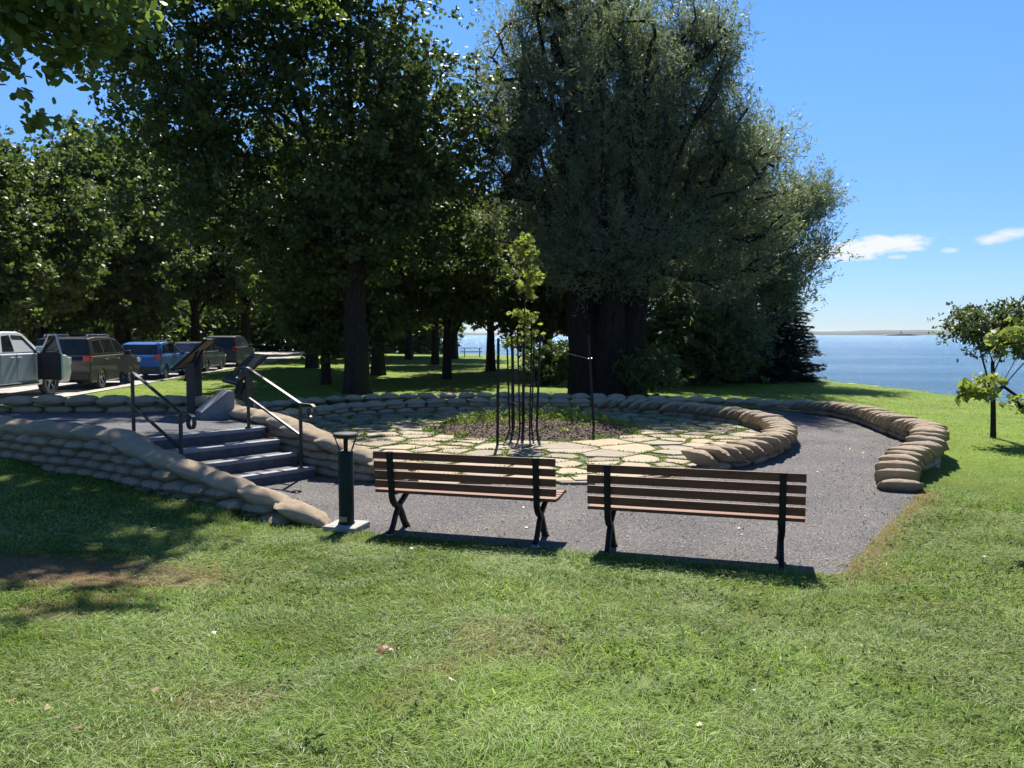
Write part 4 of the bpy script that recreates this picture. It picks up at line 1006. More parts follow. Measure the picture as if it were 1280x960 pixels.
# ------------------------------------------------------------------ bollard
t = thing('bollard_light', 'dark green bollard with open caged head on concrete pad by left bench', 'bollard', (-1.70, 8.12, 0), R(-16))
b = MB(); b.box((0, 0, .018), (.36, .36, .085)); b.build('base_pad', M['concrete'], t, bevel=.012)
b = MB(); b.lathe([(0, .06), (.086, .06), (.086, .075), (.078, .08), (.078, .80), (.072, .808), (0, .808)], 32); b.build('shaft', M['green_paint'], t, smooth=True)
b = MB(); b.box((.0, -.078, .12), (.085, .012, .05)); b.build('badge', M['grey_metal'], t)
for k in range(4):
    a = k * math.pi / 2 + .55
    b = MB(); b.tube([(.055 * math.cos(a), .055 * math.sin(a), .80), (.108 * math.cos(a), .108 * math.sin(a), .955)], 1, flat=(.034, .012), side=(-math.sin(a), math.cos(a), 0)); b.build('strut', M['black_iron'], t)
b = MB(); b.lathe([(0, .945), (.110, .948), (.126, .965), (.128, .985), (.118, .995), (0, 1.0)], 32); b.build('cap', M['rail_iron'], t, smooth=True)

# ------------------------------------------------------------------ interpretive signs and plinth on the terrace
def lectern(loc, rz, label, tilt=42):
    t = thing('interpretive_sign', label, 'sign', loc, rz, 'slanted display panels on the terrace')
    for x in (-.36, .36):
        b_ = MB(); b_.box((x, .0, .46), (.12, .12, .92)); b_.build('post', M['post_wood'], t, bevel=.008)
    for x in (-.22, .22):
        b_ = MB(); b_.tube([(x, -.12, .60), (x, .12, 1.16)], 1, flat=(.05, .03), side=(1, 0, 0)); b_.build('brace', M['black_iron'], t)
    rt = Matrix.Rotation(R(tilt), 3, 'X'); c = Vector((0, .02, 1.06))
    b_ = MB(); b_.box(c, (1.05, .74, .022), rt); pb = b_.build('panel', M['panel_back'], t, bevel=.004)
    b_ = MB(); b_.box(c + rt @ Vector((0, 0, .0145)), (.98, .67, .006), rt); b_.build('display_face', M['panel_face'], t)
    b_ = MB()
    for sx, sy, dx, dy in ((0, .372, 1.10, .03), (0, -.372, 1.10, .03), (.538, 0, .03, .714), (-.538, 0, .03, .714)): b_.box(c + rt @ Vector((sx, sy, 0)), (dx, dy, .04), rt)
    b_.build('frame', M['black_iron'], t)
    return t
lectern((-5.55, 13.95, .60), R(-78), 'slanted display panel seen edge-on with tan underside, left of the other panel')
lectern((-5.0, 14.9, .30), R(-58), 'slanted dark display panel right of and behind the edge-on panel')
t = thing('stone_plinth', 'low grey plinth with pale slanted plaque at the head of the steps', 'plinth', (-4.98, 13.35, .6), R(-58))
b = MB(); b.add([(-.27, -.26, 0), (.27, -.26, 0), (.27, .26, 0), (-.27, .26, 0), (-.27, -.26, .10), (.27, -.26, .10), (.27, .20, .46), (-.27, .20, .46), (-.27, .26, .46), (.27, .26, .46)],
      [(0, 1, 5, 4), (4, 5, 6, 7), (7, 6, 9, 8), (8, 9, 2, 3), (1, 2, 9, 6, 5), (0, 4, 7, 8, 3), (3, 2, 1, 0)]); b.build('block', M['plinth'], t, bevel=.006)
sl = math.atan2(.36, .46); b = MB(); b.box((0, -.03 - .010 * math.sin(sl), .28 + .012), (.50, .56, .018), Matrix.Rotation(sl, 3, 'X')); b.build('plaque', M['plaque'], t, bevel=.003)

# ------------------------------------------------------------------ picnic table
t = thing('picnic_table', 'distant dark picnic table under the trees near the lake', 'picnic table', (-3.45, 68.5, gz(-3.45, 68.5)), R(4))
for y in (-.3, -.1, .1, .3):
    b = MB(); b.box((0, y, .75), (1.9, .17, .04)); b.build('table_board', M['post_wood'], t)
for y in (-.75, .75):
    b = MB(); b.box((0, y, .44), (1.9, .26, .04)); b.build('seat', M['post_wood'], t)
for x in (-.65, .65):
    b = MB(); b.box((x, 0, .41), (.05, 1.6, .09)); b.box((x, 0, .69), (.05, .72, .07)); b.tube([(x + .04, -.6, 0), (x + .04, -.25, .72)], .035, 6); b.tube([(x + .04, .6, 0), (x + .04, .25, .72)], .035, 6); b.build('leg_frame', M['post_wood'], t)

# ------------------------------------------------------------------ cars (local: x right, y forward, z up)
def arch(yc, r, z0, n=8): return [(yc + r * math.cos(a), z0 + r * math.sin(a)) for a in [math.pi * k / n for k in range(n + 1)]]
def make_car(spec, paint_m):
    """spec: L, W, belt profile & roof profile in (y, z) seen from the side; y=0 mid"""
    L, W = spec['L'], spec['W']; hw = W / 2; roofw = spec.get('roofw', .80); zb = spec['belt']; zr = spec['roof']
    def xw(z): return hw if z <= zb else hw * (1 - (1 - roofw) * (z - zb) / (zr - zb))
    t = thing(spec['name'], spec['label'], spec['cat'], (0, 0, 0), 0, spec.get('group'))
    low = spec['low']; rw = spec['wheel_r']; clr = spec['clear']
    f, r_ = L / 2, -L / 2
    wy = spec['wheels']
    bottom = [(r_ + .12, clr)] + [p for p in reversed(arch(wy[0], rw + .07, clr))] + [p for p in reversed(arch(wy[1], rw + .07, clr))] + [(f - .12, clr)]
    poly = bottom + low[::-1]        # low listed rear to front along the top of the lower body
    b_ = MB(); n = len(poly)
    V = [(-hw, y, z) for y, z in poly] + [(hw, y, z) for y, z in poly]
    b_.add(V, [tuple(range(n)), tuple(range(2 * n - 1, n - 1, -1))] + [(i, i + n, (i + 1) % n + n, (i + 1) % n) for i in range(n)])
    body = b_.build('body', paint_m, t, bevel=.035)
    up = spec['up']; n = len(up)     # greenhouse, rear bottom -> rear top ... -> front bottom
    b_ = MB(); V = [(-xw(z) + .02, y, z - (.01 if z <= zb + .001 else 0)) for y, z in up] + [(xw(z) - .02, y, z - (.01 if z <= zb + .001 else 0)) for y, z in up]
    b_.add(V, [tuple(range(n)), tuple(range(2 * n - 1, n - 1, -1))] + [(i, i + n, (i + 1) % n + n, (i + 1) % n) for i in range(n)])
    b_.build('cab', paint_m, t, bevel=.04)
    def pane(pts, s, nm, m_, off=.006, th=.012):
        b_ = MB(); k = len(pts); A = [(s * (xw(z) - .02 + off), y, z) for y, z in pts]; B = [(s * (xw(z) - .02 + off - th), y, z) for y, z in pts]
        b_.add(A + B, [tuple(range(k)), tuple(range(2 * k - 1, k - 1, -1))] + [(i, i + k, (i + 1) % k + k, (i + 1) % k) for i in range(k)]); return b_.build(nm, m_, t)
    for s in (1, -1):
        for w_ in spec['side_windows']:
            if spec.get('open_door') and s == 1 and w_ is spec['side_windows'][-1]: continue
            cy = sum(p[0] for p in w_) / len(w_); cz = sum(p[1] for p in w_) / len(w_)
            if spec.get('chrome'): pane([(cy + (y - cy) * 1.07, cz + (z - cz) * 1.12) for y, z in w_], s, 'window_trim', M['silver'], .004)
            pane(w_, s, 'side_window', M['car_glass'], .010)
    def cross(p0, p1, ins, nm, m_, off=.012):
        """glass on a cross panel running between two profile points"""
        (y0, z0), (y1, z1) = p0, p1; a = .10; y0_, z0_ = y0 + (y1 - y0) * a, z0 + (z1 - z0) * a; y1_, z1_ = y0 + (y1 - y0) * (1 - a), z0 + (z1 - z0) * (1 - a)
        L_ = math.hypot(y1 - y0, z1 - z0); ny, nz = (z1 - z0) / L_, -(y1 - y0) / L_
        if nz < 0: ny, nz = -ny, -nz
        P = [(-(xw(z0_) - ins), y0_, z0_), (xw(z0_) - ins, y0_, z0_), (xw(z1_) - ins, y1_, z1_), (-(xw(z1_) - ins), y1_, z1_)]
        A = [(x, y + ny * off, z + nz * off) for x, y, z in P]; b_ = MB(); b_.add(P + A, [(0, 1, 2, 3), (4, 5, 6, 7), (0, 1, 5, 4), (1, 2, 6, 5), (2, 3, 7, 6), (3, 0, 4, 7)]); return b_.build(nm, m_, t)
    cross(up[0], up[1], .12, 'rear_window', M['car_glass']); cross(up[-1], up[-2], .12, 'windshield', M['car_glass'])
    for s in (1, -1):
        for y in wy:
            w_ = thing_part('wheel', t, (s * (hw - .11), y, rw))
            b_ = MB(); b_.lathe([(rw * .66, -.10), (rw * .92, -.11), (rw, -.07), (rw, .07), (rw * .92, .11), (rw * .66, .10)], 28, axis='x'); b_.build('tyre', M['rubber'], w_, smooth=True)
            b_ = MB(); b_.lathe([(.0, .05), (.06, .06), (.07, .03)], 14, axis='x'); 
            b_.lathe([(rw * .60, -.08), (rw * .69, -.09), (rw * .69, .09), (rw * .60, .075)], 28, axis='x')
            for k in range(5):
                a = 2 * math.pi * k / 5 + .3
                for da in (-.14, .14): b_.tube([(s * .04, .05 * math.cos(a), .05 * math.sin(a)), (s * .07, rw * .64 * math.cos(a + da), rw * .64 * math.sin(a + da))], 1, flat=(.035, .02), side=(1, 0, 0))
            b_.build('rim', M['silver'], w_)
            b_ = MB(); b_.lathe([(0, -.02), (rw * .62, -.02), (rw * .62, .0), (0, .0)], 20, axis='x'); b_.build('brake', M['dark_plastic'], w_)
    for s in (1, -1):
        y0, z0, d = spec['tail']; b_ = MB(); b_.box((s * (hw - .10), r_ + y0, z0), (.24, .16, d)); b_.build('taillight', M['red_lens'], t, bevel=.02)
        y0, z0, d = spec['head']; b_ = MB(); b_.box((s * (hw - .17), f - y0, z0), (.36, .28, d)); b_.build('headlight', M['clear_lens'], t, bevel=.03)
        my, mz = spec['mirror']; b_ = MB(); b_.box((s * (hw + .10), my, mz), (.20, .10, .15)); b_.box((s * (hw + .01), my, mz - .03), (.10, .05, .05)); b_.build('mirror', paint_m, t, bevel=.02)
    b_ = MB(); b_.box((0, r_ + .04, clr + .20), (W * .94, .16, .22)); b_.build('rear_bumper', M['dark_plastic'], t, bevel=.02)
    b_ = MB(); b_.box((0, f - .05, clr + .18), (W * .92, .14, .22)); b_.build('front_bumper', M['dark_plastic'], t, bevel=.02)
    b_ = MB(); b_.box((0, r_ - .016, spec.get('plate_z', .8)), (.32, .012, .15)); b_.build('licence_plate', M['plate'], t)
    for s in (1, -1):
        b_ = MB()
        for y in spec['handles']: b_.box((s * (hw + .012), y, zb - .12), (.025, .17, .028))
        b_.build('door_handle', M['silver'] if spec.get('chrome') else paint_m, t, bevel=.006)
        b_ = MB()
        for y in spec['seams']: b_.box((s * (hw - .004), y, (clr + .18 + zb) / 2), (.012, .010, zb - clr - .2))
        b_.build('door_seam', M['dark_plastic'], t)
        if spec.get('rack'):
            b_ = MB(); (ya, yb) = spec['rack']; x = s * hw * roofw * .86; b_.tube([(x, ya - .1, zr), (x, ya, zr + .07), (x, yb, zr + .07), (x, yb + .12, zr - .02)], 1, flat=(.04, .035), side=(1, 0, 0)); b_.build('roof_rail', M['silver'], t)
    if spec.get('rack'):
        for y in (spec['rack'][0] + .35, spec['rack'][1] - .35):
            b_ = MB(); b_.tube([(-hw * roofw * .86, y, zr + .10), (hw * roofw * .86, y, zr + .10)], 1, flat=(.03, .06), side=(0, 0, 1)); b_.build('cross_bar', M['dark_plastic'], t)
    return t, pane
def thing_part(name, parent, loc):
    o = bpy.data.objects.new(name, None); COL.objects.link(o); o.parent = parent; o.location = loc; o.empty_display_size = .1; return o
CARS = 'cars parked along the road'
suv = dict(name='suv', label='dark bronze car with silver roof rails parked ahead of the white pickup', cat='suv', group=CARS, L=4.75, W=1.92, belt=1.10, roof=1.74, wheel_r=.37, clear=.24, wheels=(-1.37, 1.42),
           low=[(-2.375, .50), (-2.36, .98), (-2.27, 1.10), (.95, 1.12), (1.95, 1.04), (2.28, .92), (2.375, .55)], up=[(-2.28, 1.10), (-2.02, 1.68), (-1.4, 1.735), (-.2, 1.74), (.45, 1.66), (1.22, 1.11)],
           side_windows=[[(-1.95, 1.20), (-1.78, 1.60), (-1.18, 1.64), (-1.12, 1.20)], [(-1.02, 1.20), (-1.04, 1.645), (-.12, 1.655), (-.06, 1.19)], [(.02, 1.19), (-.02, 1.655), (.36, 1.60), (.92, 1.19)]],
           tail=(.05, 1.02, .20), head=(.18, .86, .18), mirror=(.80, 1.16), handles=(-.95, .12), seams=(-1.05, -.02, .98), chrome=True, rack=(-1.75, -.05))
tS, _ = make_car(suv, M['brown_paint']); tS.location = (-14.98, 28.3, .18); tS.rotation_euler.z = R(7)
hat = dict(name='hatchback', label='bright blue hatchback parked between the bronze car and dark cars', cat='hatchback', group=CARS, L=4.3, W=1.78, belt=.98, roof=1.50, wheel_r=.33, clear=.20, wheels=(-1.28, 1.30),
           low=[(-2.15, .45), (-2.13, .86), (-2.02, .98), (.85, .99), (1.75, .88), (2.08, .74), (2.15, .50)], up=[(-2.0, .98), (-1.60, 1.43), (-1.0, 1.50), (-.1, 1.50), (.35, 1.42), (1.15, .985)],
           side_windows=[[(-1.55, 1.08), (-1.30, 1.38), (-.95, 1.41), (-.86, 1.06)], [(-.78, 1.06), (-.86, 1.42), (-.02, 1.42), (.02, 1.05)], [(.10, 1.05), (.06, 1.42), (.32, 1.36), (.88, 1.05)]],
           tail=(.09, .90, .22), head=(.16, .72, .16), mirror=(.72, 1.02), handles=(-.70, .18), seams=(-.82, .06, .92))
tH, _ = make_car(hat, M['blue_paint']); tH.location = (-15.35, 34.3, .18); tH.rotation_euler.z = R(7)
sed = dict(name='sedan', label='dark navy sedan parked ahead of the bright blue hatchback', cat='sedan', group=CARS, L=4.6, W=1.80, belt=.96, roof=1.45, wheel_r=.33, clear=.20, wheels=(-1.35, 1.38),
           low=[(-2.3, .45), (-2.28, .84), (-2.15, .95), (-1.6, .98), (.95, .98), (1.85, .88), (2.22, .72), (2.3, .5)], up=[(-1.75, .96), (-1.12, 1.40), (-.7, 1.45), (.1, 1.45), (.4, 1.39), (1.2, .97)],
           side_windows=[[(-1.35, 1.05), (-1.0, 1.35), (-.72, 1.38), (-.66, 1.05)], [(-.58, 1.05), (-.62, 1.385), (.0, 1.385), (.05, 1.05)], [(.13, 1.05), (.10, 1.38), (.34, 1.33), (.92, 1.05)]],
           tail=(.06, .82, .16), head=(.16, .70, .15), mirror=(.75, 1.0), handles=(-.55, .2), seams=(-.62, .09, .98))
tD, _ = make_car(sed, M['navy_paint']); tD.location = (-16.0, 40.6, .18); tD.rotation_euler.z = R(6)
van = dict(suv); van.update(name='suv', label='black car parked in the shade beyond the navy sedan', chrome=False, rack=None)
tV, _ = make_car(van, M['black_paint']); tV.location = (-16.6, 47.0, .18); tV.rotation_euler.z = R(6)
trk = dict(name='pickup_truck', label='white pickup truck with its front passenger door swung open', cat='pickup', group=CARS, L=5.9, W=2.02, belt=1.28, roof=1.90, wheel_r=.41, clear=.34, wheels=(-1.85, 1.85), roofw=.82,
           low=[(-2.95, .60), (-2.95, 1.26), (-.62, 1.28), (1.15, 1.28), (2.7, 1.18), (2.92, 1.05), (2.95, .62)], up=[(-.60, 1.28), (-.42, 1.84), (-.1, 1.90), (.55, 1.90), (.75, 1.84), (1.42, 1.29)],
           side_windows=[[(-.38, 1.36), (-.24, 1.77), (.10, 1.80), (.12, 1.36)], [(.24, 1.36), (.20, 1.80), (.62, 1.78), (1.15, 1.36)]],
           tail=(.03, 1.05, .30), head=(.12, .98, .26), mirror=(1.12, 1.40), handles=(-.02, .30), seams=(-.55, .18, 1.22), open_door=True)
tT, pane = make_car(trk, M['white_paint']); tT.location = (-14.95, 22.35, .18)
# open passenger door: dark panel for the shaded opening, door leaf with its window frame
for nm, pts, m_ in (('door_shade_panel', [(.22, .48), (.20, 1.80), (.64, 1.78), (1.16, 1.30), (1.22, .48)], M['dark_plastic']),):  # flat dark panel on the closed side stands in for the shaded cab
    b_ = MB(); A = [(1.012 - max(0, z - 1.28) * .29, y, z) for y, z in pts]; B = [(x - .02, y, z) for x, y, z in A]; k = len(pts)
    b_.add(A + B, [tuple(range(k)), tuple(range(2 * k - 1, k - 1, -1))] + [(i, i + k, (i + 1) % k + k, (i + 1) % k) for i in range(k)]); b_.build(nm, m_, tT)
b_ = MB(); b_.box((1.02, -.05, .42), (.10, 2.3, .06)); b_.build('side_step', M['dark_plastic'], tT, bevel=.01)
door = thing_part('open_door', tT, (1.02, 1.20, 0)); door.rotation_euler = (0, 0, R(62)); tag(door, 'open front passenger door with black inner lining')
# leaf hangs from the hinge along -y before rotation
b_ = MB(); b_.prism([(0, 0), (.05, 0), (.05, -1.08), (0, -1.08)], .52, 1.28); b_.build('door_skin', M['white_paint'], door, bevel=.02)
b_ = MB(); b_.prism([(-.06, -.02), (-.005, -.02), (-.005, -1.06), (-.06, -1.06)], .50, 1.275); b_.build('door_lining', M['rubber'], door, bevel=.01)
b_ = MB(); b_.tube([(.02, -.06, 1.27), (-.02, -.45, 1.66), (-.07, -.62, 1.80), (-.08, -1.0, 1.82), (.0, -1.06, 1.28)], 1, flat=(.05, .035), side=(1, 0, 0)); b_.build('window_frame', M['white_paint'], door)
b_ = MB(); b_.add([(.0, -.10, 1.26), (-.03, -.46, 1.62), (-.08, -.64, 1.78), (-.085, -.98, 1.79), (.0, -1.03, 1.26)], [(0, 1, 2, 3, 4)]); b_.build('door_glass', M['car_glass'], door)

# ------------------------------------------------------------------ far shore and islet
b = MB(); rg = np.random.default_rng(2)
xs = np.linspace(-2600, 4600, 160); top = 13 + 9 * fbm(xs / 160, xs * 0 + 2, 4, 4) + 4 * fbm(xs / 30, xs * 0 + 1, 6, 3); env = sstep(-2600, -1500, xs)
V = []
for i, x in enumerate(xs):
    y = 3600 - .10 * x + 120 * math.sin(x / 700); h_ = float(top[i]) * (.45 + .55 * float(sstep(200, 1900, np.array(x))))
    V += [(x, y - 60, -1.7), (x, y - 30, h_ * .55), (x, y + 60, h_), (x, y + 260, h_ * .7), (x, y + 500, -2)]
F = [(i * 5 + k, (i + 1) * 5 + k, (i + 1) * 5 + k + 1, i * 5 + k + 1) for i in range(len(xs) - 1) for k in range(4)]
b.add(V, F); M['far'] = plain('far wooded shore', (.018, .035, .022), .9, 0, (.03, .045, .028), .02, .5, .2, 1)
tag(b.build('far_shore', M['far']), 'low wooded far shore across the lake', kind='structure')
isl = thing('islet', 'low brown rocky islet with a small beacon, far out on the lake', 'islet', (930, 1920, -1.5))
b = MB(); prof = [(-42, .8), (-34, 3.4), (-20, 3.8), (-6, 5.0), (8, 4.6), (20, 4.8), (34, 3.0), (44, .8)]; V = []
for x, h_ in prof: V += [(x, -9, -.5), (x * .97, -5, h_), (x * .95, 6, h_ * 1.05), (x, 10, -.5)]
b.add(V, [(i * 4 + k, (i + 1) * 4 + k, (i + 1) * 4 + k + 1, i * 4 + k + 1) for i in range(len(prof) - 1) for k in range(3)] + [(0, 1, 2, 3), (28, 29, 30, 31)])
M['islet'] = plain('reddish islet rock', (.28, .17, .12), .9, 0, (.17, .13, .09), .12, .6, 1, .3); b.build('rock', M['islet'], isl)
b = MB(); b.tube([(2, 0, 3), (2, 0, 11)], [1.4, .9], 8); b.tube([(2, 0, 11), (2, 0, 13)], [1.8, .3], 8); b.build('beacon', M['far'], isl)

# ------------------------------------------------------------------ grass
def grass():
    rg = np.random.default_rng(12)
    def zone(y0, y1, dens, wide=.70):
        A = .5 * wide * 2 * (y1 ** 2 - y0 ** 2); n = int(A * dens)
        y = np.sqrt(rg.random(n) * (y1 ** 2 - y0 ** 2) + y0 ** 2); x = rg.uniform(-wide, wide, n) * (y + .6); return x, y
    zones = [(2.2, 3.6, 15000, .9, 3), (3.6, 5.2, 11000, .95, 3), (5.2, 7.2, 6500, 1.1, 3), (7.2, 10.5, 3200, 1.35, 2), (10.5, 16, 1100, 1.9, 1), (16, 26, 380, 3.0, 1), (26, 46, 110, 4.5, 1)]
    Vs = []; F3 = []; F4 = []; c3 = []; c4 = []; off = 0
    for (y0, y1, dens, ws, seg) in zones:
        x, y = zone(y0, y1, dens)
        sd = poly_sd(HARD, x, y); st_ = poly_sd(TERR, x, y); ln_ = poly_sd(LAND, x, y)
        edge = sstep(-.12, .05, sd + (fbm(x * 6, y * 6, 31) - .5) * .16)
        keep = (rg.random(len(x)) < edge) & (st_ > .15) & (ln_ < -.3)
        keep &= ~((x < road_edge(y) + .15) & (x > -24.6))
        # tufts: denser and sparser spots
        tuft = fbm(x * 3.2, y * 3.2, 17, 3)
        keep &= rg.random(len(x)) < .45 + 1.2 * (tuft - .3)
        # thin, dry places
        dry = dryness(x, y); keep &= rg.random(len(x)) > dry * .40
        x, y, dry, tuft = x[keep], y[keep], dry[keep], tuft[keep]; n = len(x); z = lawn_z(x, y)
        z = np.where(poly_sd(HARD, x, y) < 0, .0, z)
        h = rg.uniform(.014, .046, n) * (.75 + .9 * tuft) * (1 + .10 * (ws - 1)); h *= 1 - .4 * dry
        h *= 1 + .5 * np.exp(-np.maximum(0, poly_sd(HARD, x, y)) / .25) * rg.random(n)
        wd = rg.uniform(.0022, .0048, n) * ws
        wide_leaf = rg.random(n) < .10 * (vnoise(x * 1.7, y * 1.7, 71) > .55); wd = np.where(wide_leaf, wd * 3.2, wd); h = np.where(wide_leaf, h * .75, h)
        az = rg.uniform(0, 6.28, n); swirl = fbm(x * 1.6, y * 1.6, 90, 3) * 16; az = np.where(rg.random(n) < .5, swirl + rg.normal(size=n) * .8, az)
        bend = rg.uniform(.2, 2.4, n) * (1.1 if seg == 3 else .9)
        dx, dy = np.cos(az), np.sin(az); sx, sy = -dy, dx
        # colour
        g = rg.random((n, 1)); hue = fbm(x * 1.1, y * 1.1, 55, 3)[:, None]
        patch = (.62 + .80 * fbm(x * .75, y * .95, 301, 4))[:, None]; base = (1 - hue) * np.array([.092, .178, .024]) + hue * np.array([.250, .345, .080]); col = base * (.45 + 1.15 * g) * patch
        pale = (rg.random(n) < .05 + .12 * (fbm(x * 1.6, y * 1.6, 66, 3) > .52))[:, None]; col = np.where(pale, np.array([.27, .30, .13]) * (.6 + .6 * g), col)
        straw = np.array([.27, .18, .085]) * (.5 + .8 * g); isdry = (rg.random(n) < np.clip(dry * 1.25 + .015, 0, .95))[:, None]; col = np.where(isdry, straw, col)
        P0 = np.stack([x, y, z - .006], 1); S_ = np.stack([sx, sy, 0 * sx], 1) * wd[:, None] / 2; T_ = np.stack([dx, dy, 0 * dx], 1)
        def at(t, wf):
            c = P0 + T_ * (h * bend * t ** 1.6)[:, None]; c[:, 2] += h * t * (1 - .35 * np.minimum(1, bend * .55) * t); return (c - S_ * wf, c + S_ * wf) if wf > 0 else (c,)
        if seg == 1:
            V = np.stack([*at(0, 1), *at(1, 0)], 1).reshape(-1, 3); i = np.arange(n)[:, None] * 3 + off; F3.append(i + np.arange(3)); c3.append(col); off += 3 * n
        elif seg == 2:
            V = np.stack([*at(0, 1), *at(.55, .85), *at(1, 0)], 1).reshape(-1, 3); i = np.arange(n)[:, None] * 5 + off
            F4.append(i + np.array([0, 1, 3, 2])); F3.append(i + np.array([2, 3, 4])); c4.append(col); c3.append(col); off += 5 * n
        else:
            V = np.stack([*at(0, 1), *at(.4, .95), *at(.75, .7), *at(1, 0)], 1).reshape(-1, 3); i = np.arange(n)[:, None] * 7 + off
            F4 += [i + np.array([0, 1, 3, 2]), i + np.array([2, 3, 5, 4])]; F3.append(i + np.array([4, 5, 6])); c4 += [col, col]; c3.append(col); off += 7 * n
        Vs.append(V)
    f4 = np.concatenate(F4); f3 = np.concatenate(F3)
    me = np_mesh('grass', np.concatenate(Vs), [f4, f3], cols={'tint': np.concatenate(c4 + c3)})
    tag(link('grass', me, M['blade']), 'mown green grass with pale clippings and dry spots', kind='stuff')
    # mown clippings lying flat in drifts
    n = 150000; y = np.sqrt(rg.random(n) * (9.0 ** 2 - 2.3 ** 2) + 2.3 ** 2); x = rg.uniform(-.72, .72, n) * (y + .5)
    k = (poly_sd(HARD, x, y) > .12) & (poly_sd(TERR, x, y) > .35) & (rg.random(n) < sstep(.44, .60, fbm(x * 1.5, y * 1.9, 203, 4))); x, y = x[k], y[k]; n = len(x)
    swirl = fbm(x * 1.3, y * 1.3, 95, 3) * 18; az = swirl + rg.normal(size=n) * .6
    C = np.stack([x, y, lawn_z(x, y) + rg.uniform(.012, .040, n)], 1); D = np.stack([np.cos(az), np.sin(az), rg.normal(size=n) * .22], 1)
    V, F = leaf_cloud(C, D, rg.normal(size=(n, 3)) * .5 + np.array([0, 0, 1]), rg.uniform(.03, .085, n), rg.uniform(.0022, .0045, n))
    g = rg.random((n, 1)); col = (np.array([.21, .29, .10]) * (1 - g) + np.array([.46, .50, .28]) * g) * rg.uniform(.6, 1.1, (n, 1))
    tag(link('grass_clippings', np_mesh('grass_clippings', V, [F], cols={'tint': col}), M['blade']), 'pale mown clippings lying in drifts on the near lawn', kind='stuff')
    # clover and broad weeds
    n = 8500; y = np.sqrt(rg.random(n) * (9.5 ** 2 - 2.4 ** 2) + 2.4 ** 2); x = rg.uniform(-.7, .7, n) * (y + .5); k = (poly_sd(HARD, x, y) > .1) & (poly_sd(TERR, x, y) > .3) & (fbm(x * 1.3, y * 1.3, 23, 3) + .03 * x > .50)
    x, y = x[k], y[k]; m_ = 5; x = np.repeat(x, m_) + rg.normal(size=len(x) * m_) * .02; y = np.repeat(y, m_) + rg.normal(size=len(y) * m_) * .02; n = len(x)
    C = np.stack([x, y, lawn_z(x, y) + rg.uniform(.018, .05, n)], 1); V, F = leaf_cloud(C, rg.normal(size=(n, 3)) * np.array([1, 1, .25]), rg.normal(size=(n, 3)) * .35 + np.array([0, 0, 1]), rg.uniform(.018, .042, n), rg.uniform(.012, .024, n), 'oval')
    tag(link('clover', np_mesh('clover', V, [F], attrs={'rnd': rg.random(n) * .6}), M['cover']), 'clover and low broad weeds in the near grass', kind='stuff')
    # grass in the flagstone joints
    n = 110000; x = rg.uniform(-5.2, 5.4, n); y = rg.uniform(10.6, 21, n); k = poly_sd(GARDEN, x, y) < -.25; x, y = x[k], y[k]
    d = np.stack([np.hypot(x - p[0], y - p[1]) for p in FP], 0); d.partition(2, axis=0); gapm = (d[1] - d[0]) < .075 + .05 * fbm(x * 2, y * 2, 3); k = gapm & (fbm(x * 1.4, y * 1.4, 9) > .36) & (((x - BEDC[0]) / BEDR[0]) ** 2 + ((y - BEDC[1]) / BEDR[1]) ** 2 > 1)
    x, y = x[k], y[k]; n = len(x); C = np.stack([x, y, rg.uniform(.015, .05, n)], 1); V, F = leaf_cloud(C, rg.normal(size=(n, 3)) + np.array([0, 0, 1.0]), rg.normal(size=(n, 3)), rg.uniform(.03, .06, n), rg.uniform(.010, .02, n))
    tag(link('joint_grass', np_mesh('joint_grass', V, [F], attrs={'rnd': rg.random(n) * .8}), M['cover']), 'tufts of grass growing between the flagstones', kind='stuff')
grass()
# fallen leaves and litter on the gravel
def litter():
    rg = np.random.default_rng(4); n = 260; x = rg.uniform(-3, 8, n * 8); y = rg.uniform(6.6, 22, n * 8); k = poly_sd(HARD, x, y) < -.15; x, y = x[k][:n], y[k][:n]; n = len(x)
    V, F = leaf_cloud(np.stack([x, y, np.full(n, .012)], 1), rg.normal(size=(n, 3)) * np.array([1, 1, .1]), rg.normal(size=(n, 3)) * .15 + np.array([0, 0, 1]), rg.uniform(.02, .05, n), rg.uniform(.015, .03, n), 'oval')
    m, nn, bb = new_mat('dry leaf'); at = N(nn, 'ShaderNodeAttribute', attribute_name='rnd'); r_ = ramp(nn, at.outputs['Fac'], [(0, (.22, .15, .07)), (.6, (.40, .33, .2)), (1, (.5, .45, .35))]); nn.links.new(r_.outputs[0], bb.inputs['Base Color'])
    tag(link('fallen_leaves', np_mesh('fallen_leaves', V, [F], attrs={'rnd': rg.random(n)}), m), 'few dry fallen leaves scattered on the gravel', kind='stuff')
litter()
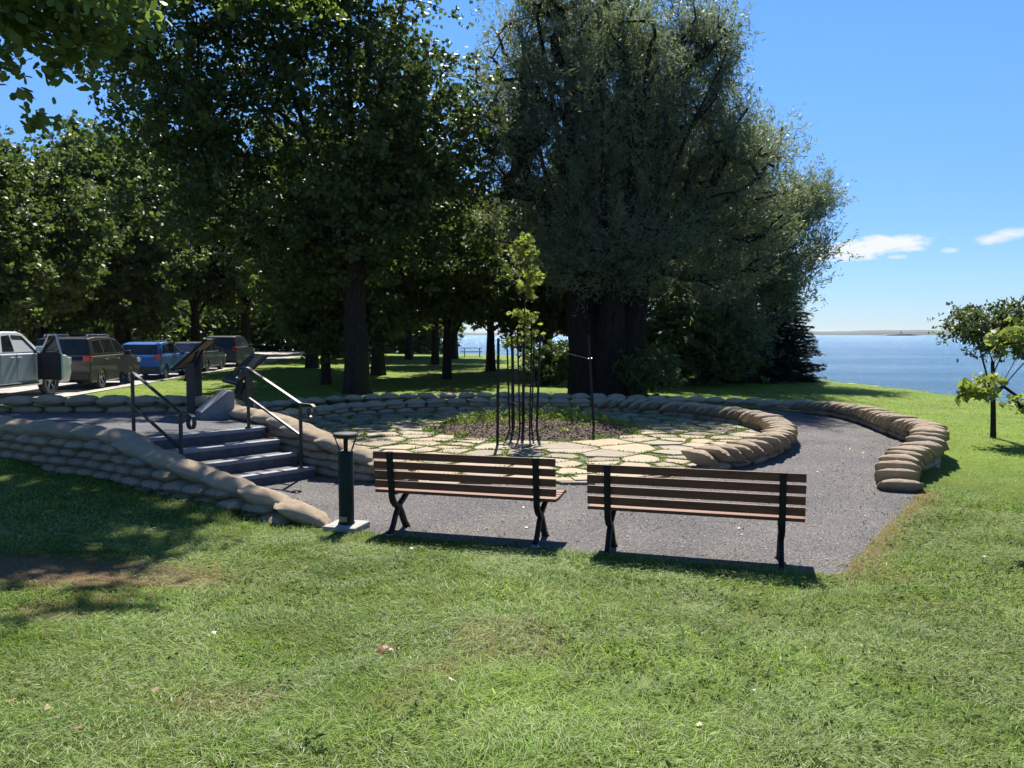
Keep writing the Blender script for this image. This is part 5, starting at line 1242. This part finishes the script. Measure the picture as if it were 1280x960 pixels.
def lawn_leaves():
    rg = np.random.default_rng(14); n = 90; y = np.sqrt(rg.random(n) * (10 ** 2 - 2.8 ** 2) + 2.8 ** 2); x = rg.uniform(-.66, .66, n) * y; k = (poly_sd(HARD, x, y) > .2) & (poly_sd(TERR, x, y) > .4); x, y = x[k], y[k]
    m_ = 9; x = np.concatenate([x, -.68 + rg.normal(size=m_) * .035]); y = np.concatenate([y, 4.35 + rg.normal(size=m_) * .03]); n = len(x)
    r_ = rg.random(n) * .9; r_[-m_:] = .02
    V, F = leaf_cloud(np.stack([x, y, lawn_z(x, y) + .036], 1), rg.normal(size=(n, 3)) * np.array([1, 1, .3]), rg.normal(size=(n, 3)) * .4 + np.array([0, 0, 1]), rg.uniform(.025, .055, n), rg.uniform(.018, .035, n), 'maple')
    m, nn, bb = new_mat('lawn dry leaf'); at = N(nn, 'ShaderNodeAttribute', attribute_name='rnd'); q = ramp(nn, at.outputs['Fac'], [(0, (.22, .055, .035)), (.3, (.25, .16, .07)), (.8, (.42, .34, .2)), (1, (.5, .47, .4))]); nn.links.new(q.outputs[0], bb.inputs['Base Color'])
    tag(link('lawn_leaves', np_mesh('lawn_leaves', V, [F], attrs={'rnd': r_}), m), 'few dry fallen leaves lying in the grass', kind='stuff')
lawn_leaves()

# ------------------------------------------------------------------ thin air between here and the far shore
bb = MB(); bb.box((0, 2200, 12), (9200, 5200, 34)); hz = bb.build('haze', None); hz['kind'] = 'stuff'; hz['label'] = 'thin pale air over the lake'
hm = bpy.data.materials.new('haze'); hm.use_nodes = True; hm.node_tree.nodes.clear()
pv = hm.node_tree.nodes.new('ShaderNodeVolumePrincipled'); pv.inputs['Density'].default_value = .00005; pv.inputs['Color'].default_value = (.80, .88, 1, 1); pv.inputs['Anisotropy'].default_value = .2
ho = hm.node_tree.nodes.new('ShaderNodeOutputMaterial'); hm.node_tree.links.new(pv.outputs[0], ho.inputs['Volume']); hz.data.materials.append(hm)

# ------------------------------------------------------------------ loose stones on the path and along its edges
def loose():
    rg = np.random.default_rng(19); n = 26000; y = np.sqrt(rg.random(n) * (15 ** 2 - 6.4 ** 2) + 6.4 ** 2); x = rg.uniform(-.45, .62, n) * y; sd = poly_sd(HARD, x, y)
    k = (sd < .10) & (poly_sd(GARDEN, x, y) > .05) & (rg.random(n) < .25 + .75 * sstep(.45, .62, fbm(x * 1.3, y * 1.3, 401, 4)) + (sd > -.15)); x, y = x[k], y[k]; n = len(x)
    s_ = rg.uniform(.008, .024, n); V, F = leaf_cloud(np.stack([x, y, s_ * .35 + .004], 1), rg.normal(size=(n, 3)) * np.array([1, 1, .3]), rg.normal(size=(n, 3)) * .6 + np.array([0, 0, 1]), s_, s_ * .8, 'oval')
    m, nn, bb_ = new_mat('loose stone'); at = N(nn, 'ShaderNodeAttribute', attribute_name='rnd'); q = ramp(nn, at.outputs['Fac'], [(0, (.03, .03, .032)), (.6, (.13, .12, .115)), (1, (.34, .31, .27))]); nn.links.new(q.outputs[0], bb_.inputs['Base Color']); bb_.inputs['Roughness'].default_value = .9
    tag(link('loose_gravel', np_mesh('loose_gravel', V, [F], attrs={'rnd': rg.random(n)}), m), 'loose grey gravel stones on the path', kind='stuff')
loose()
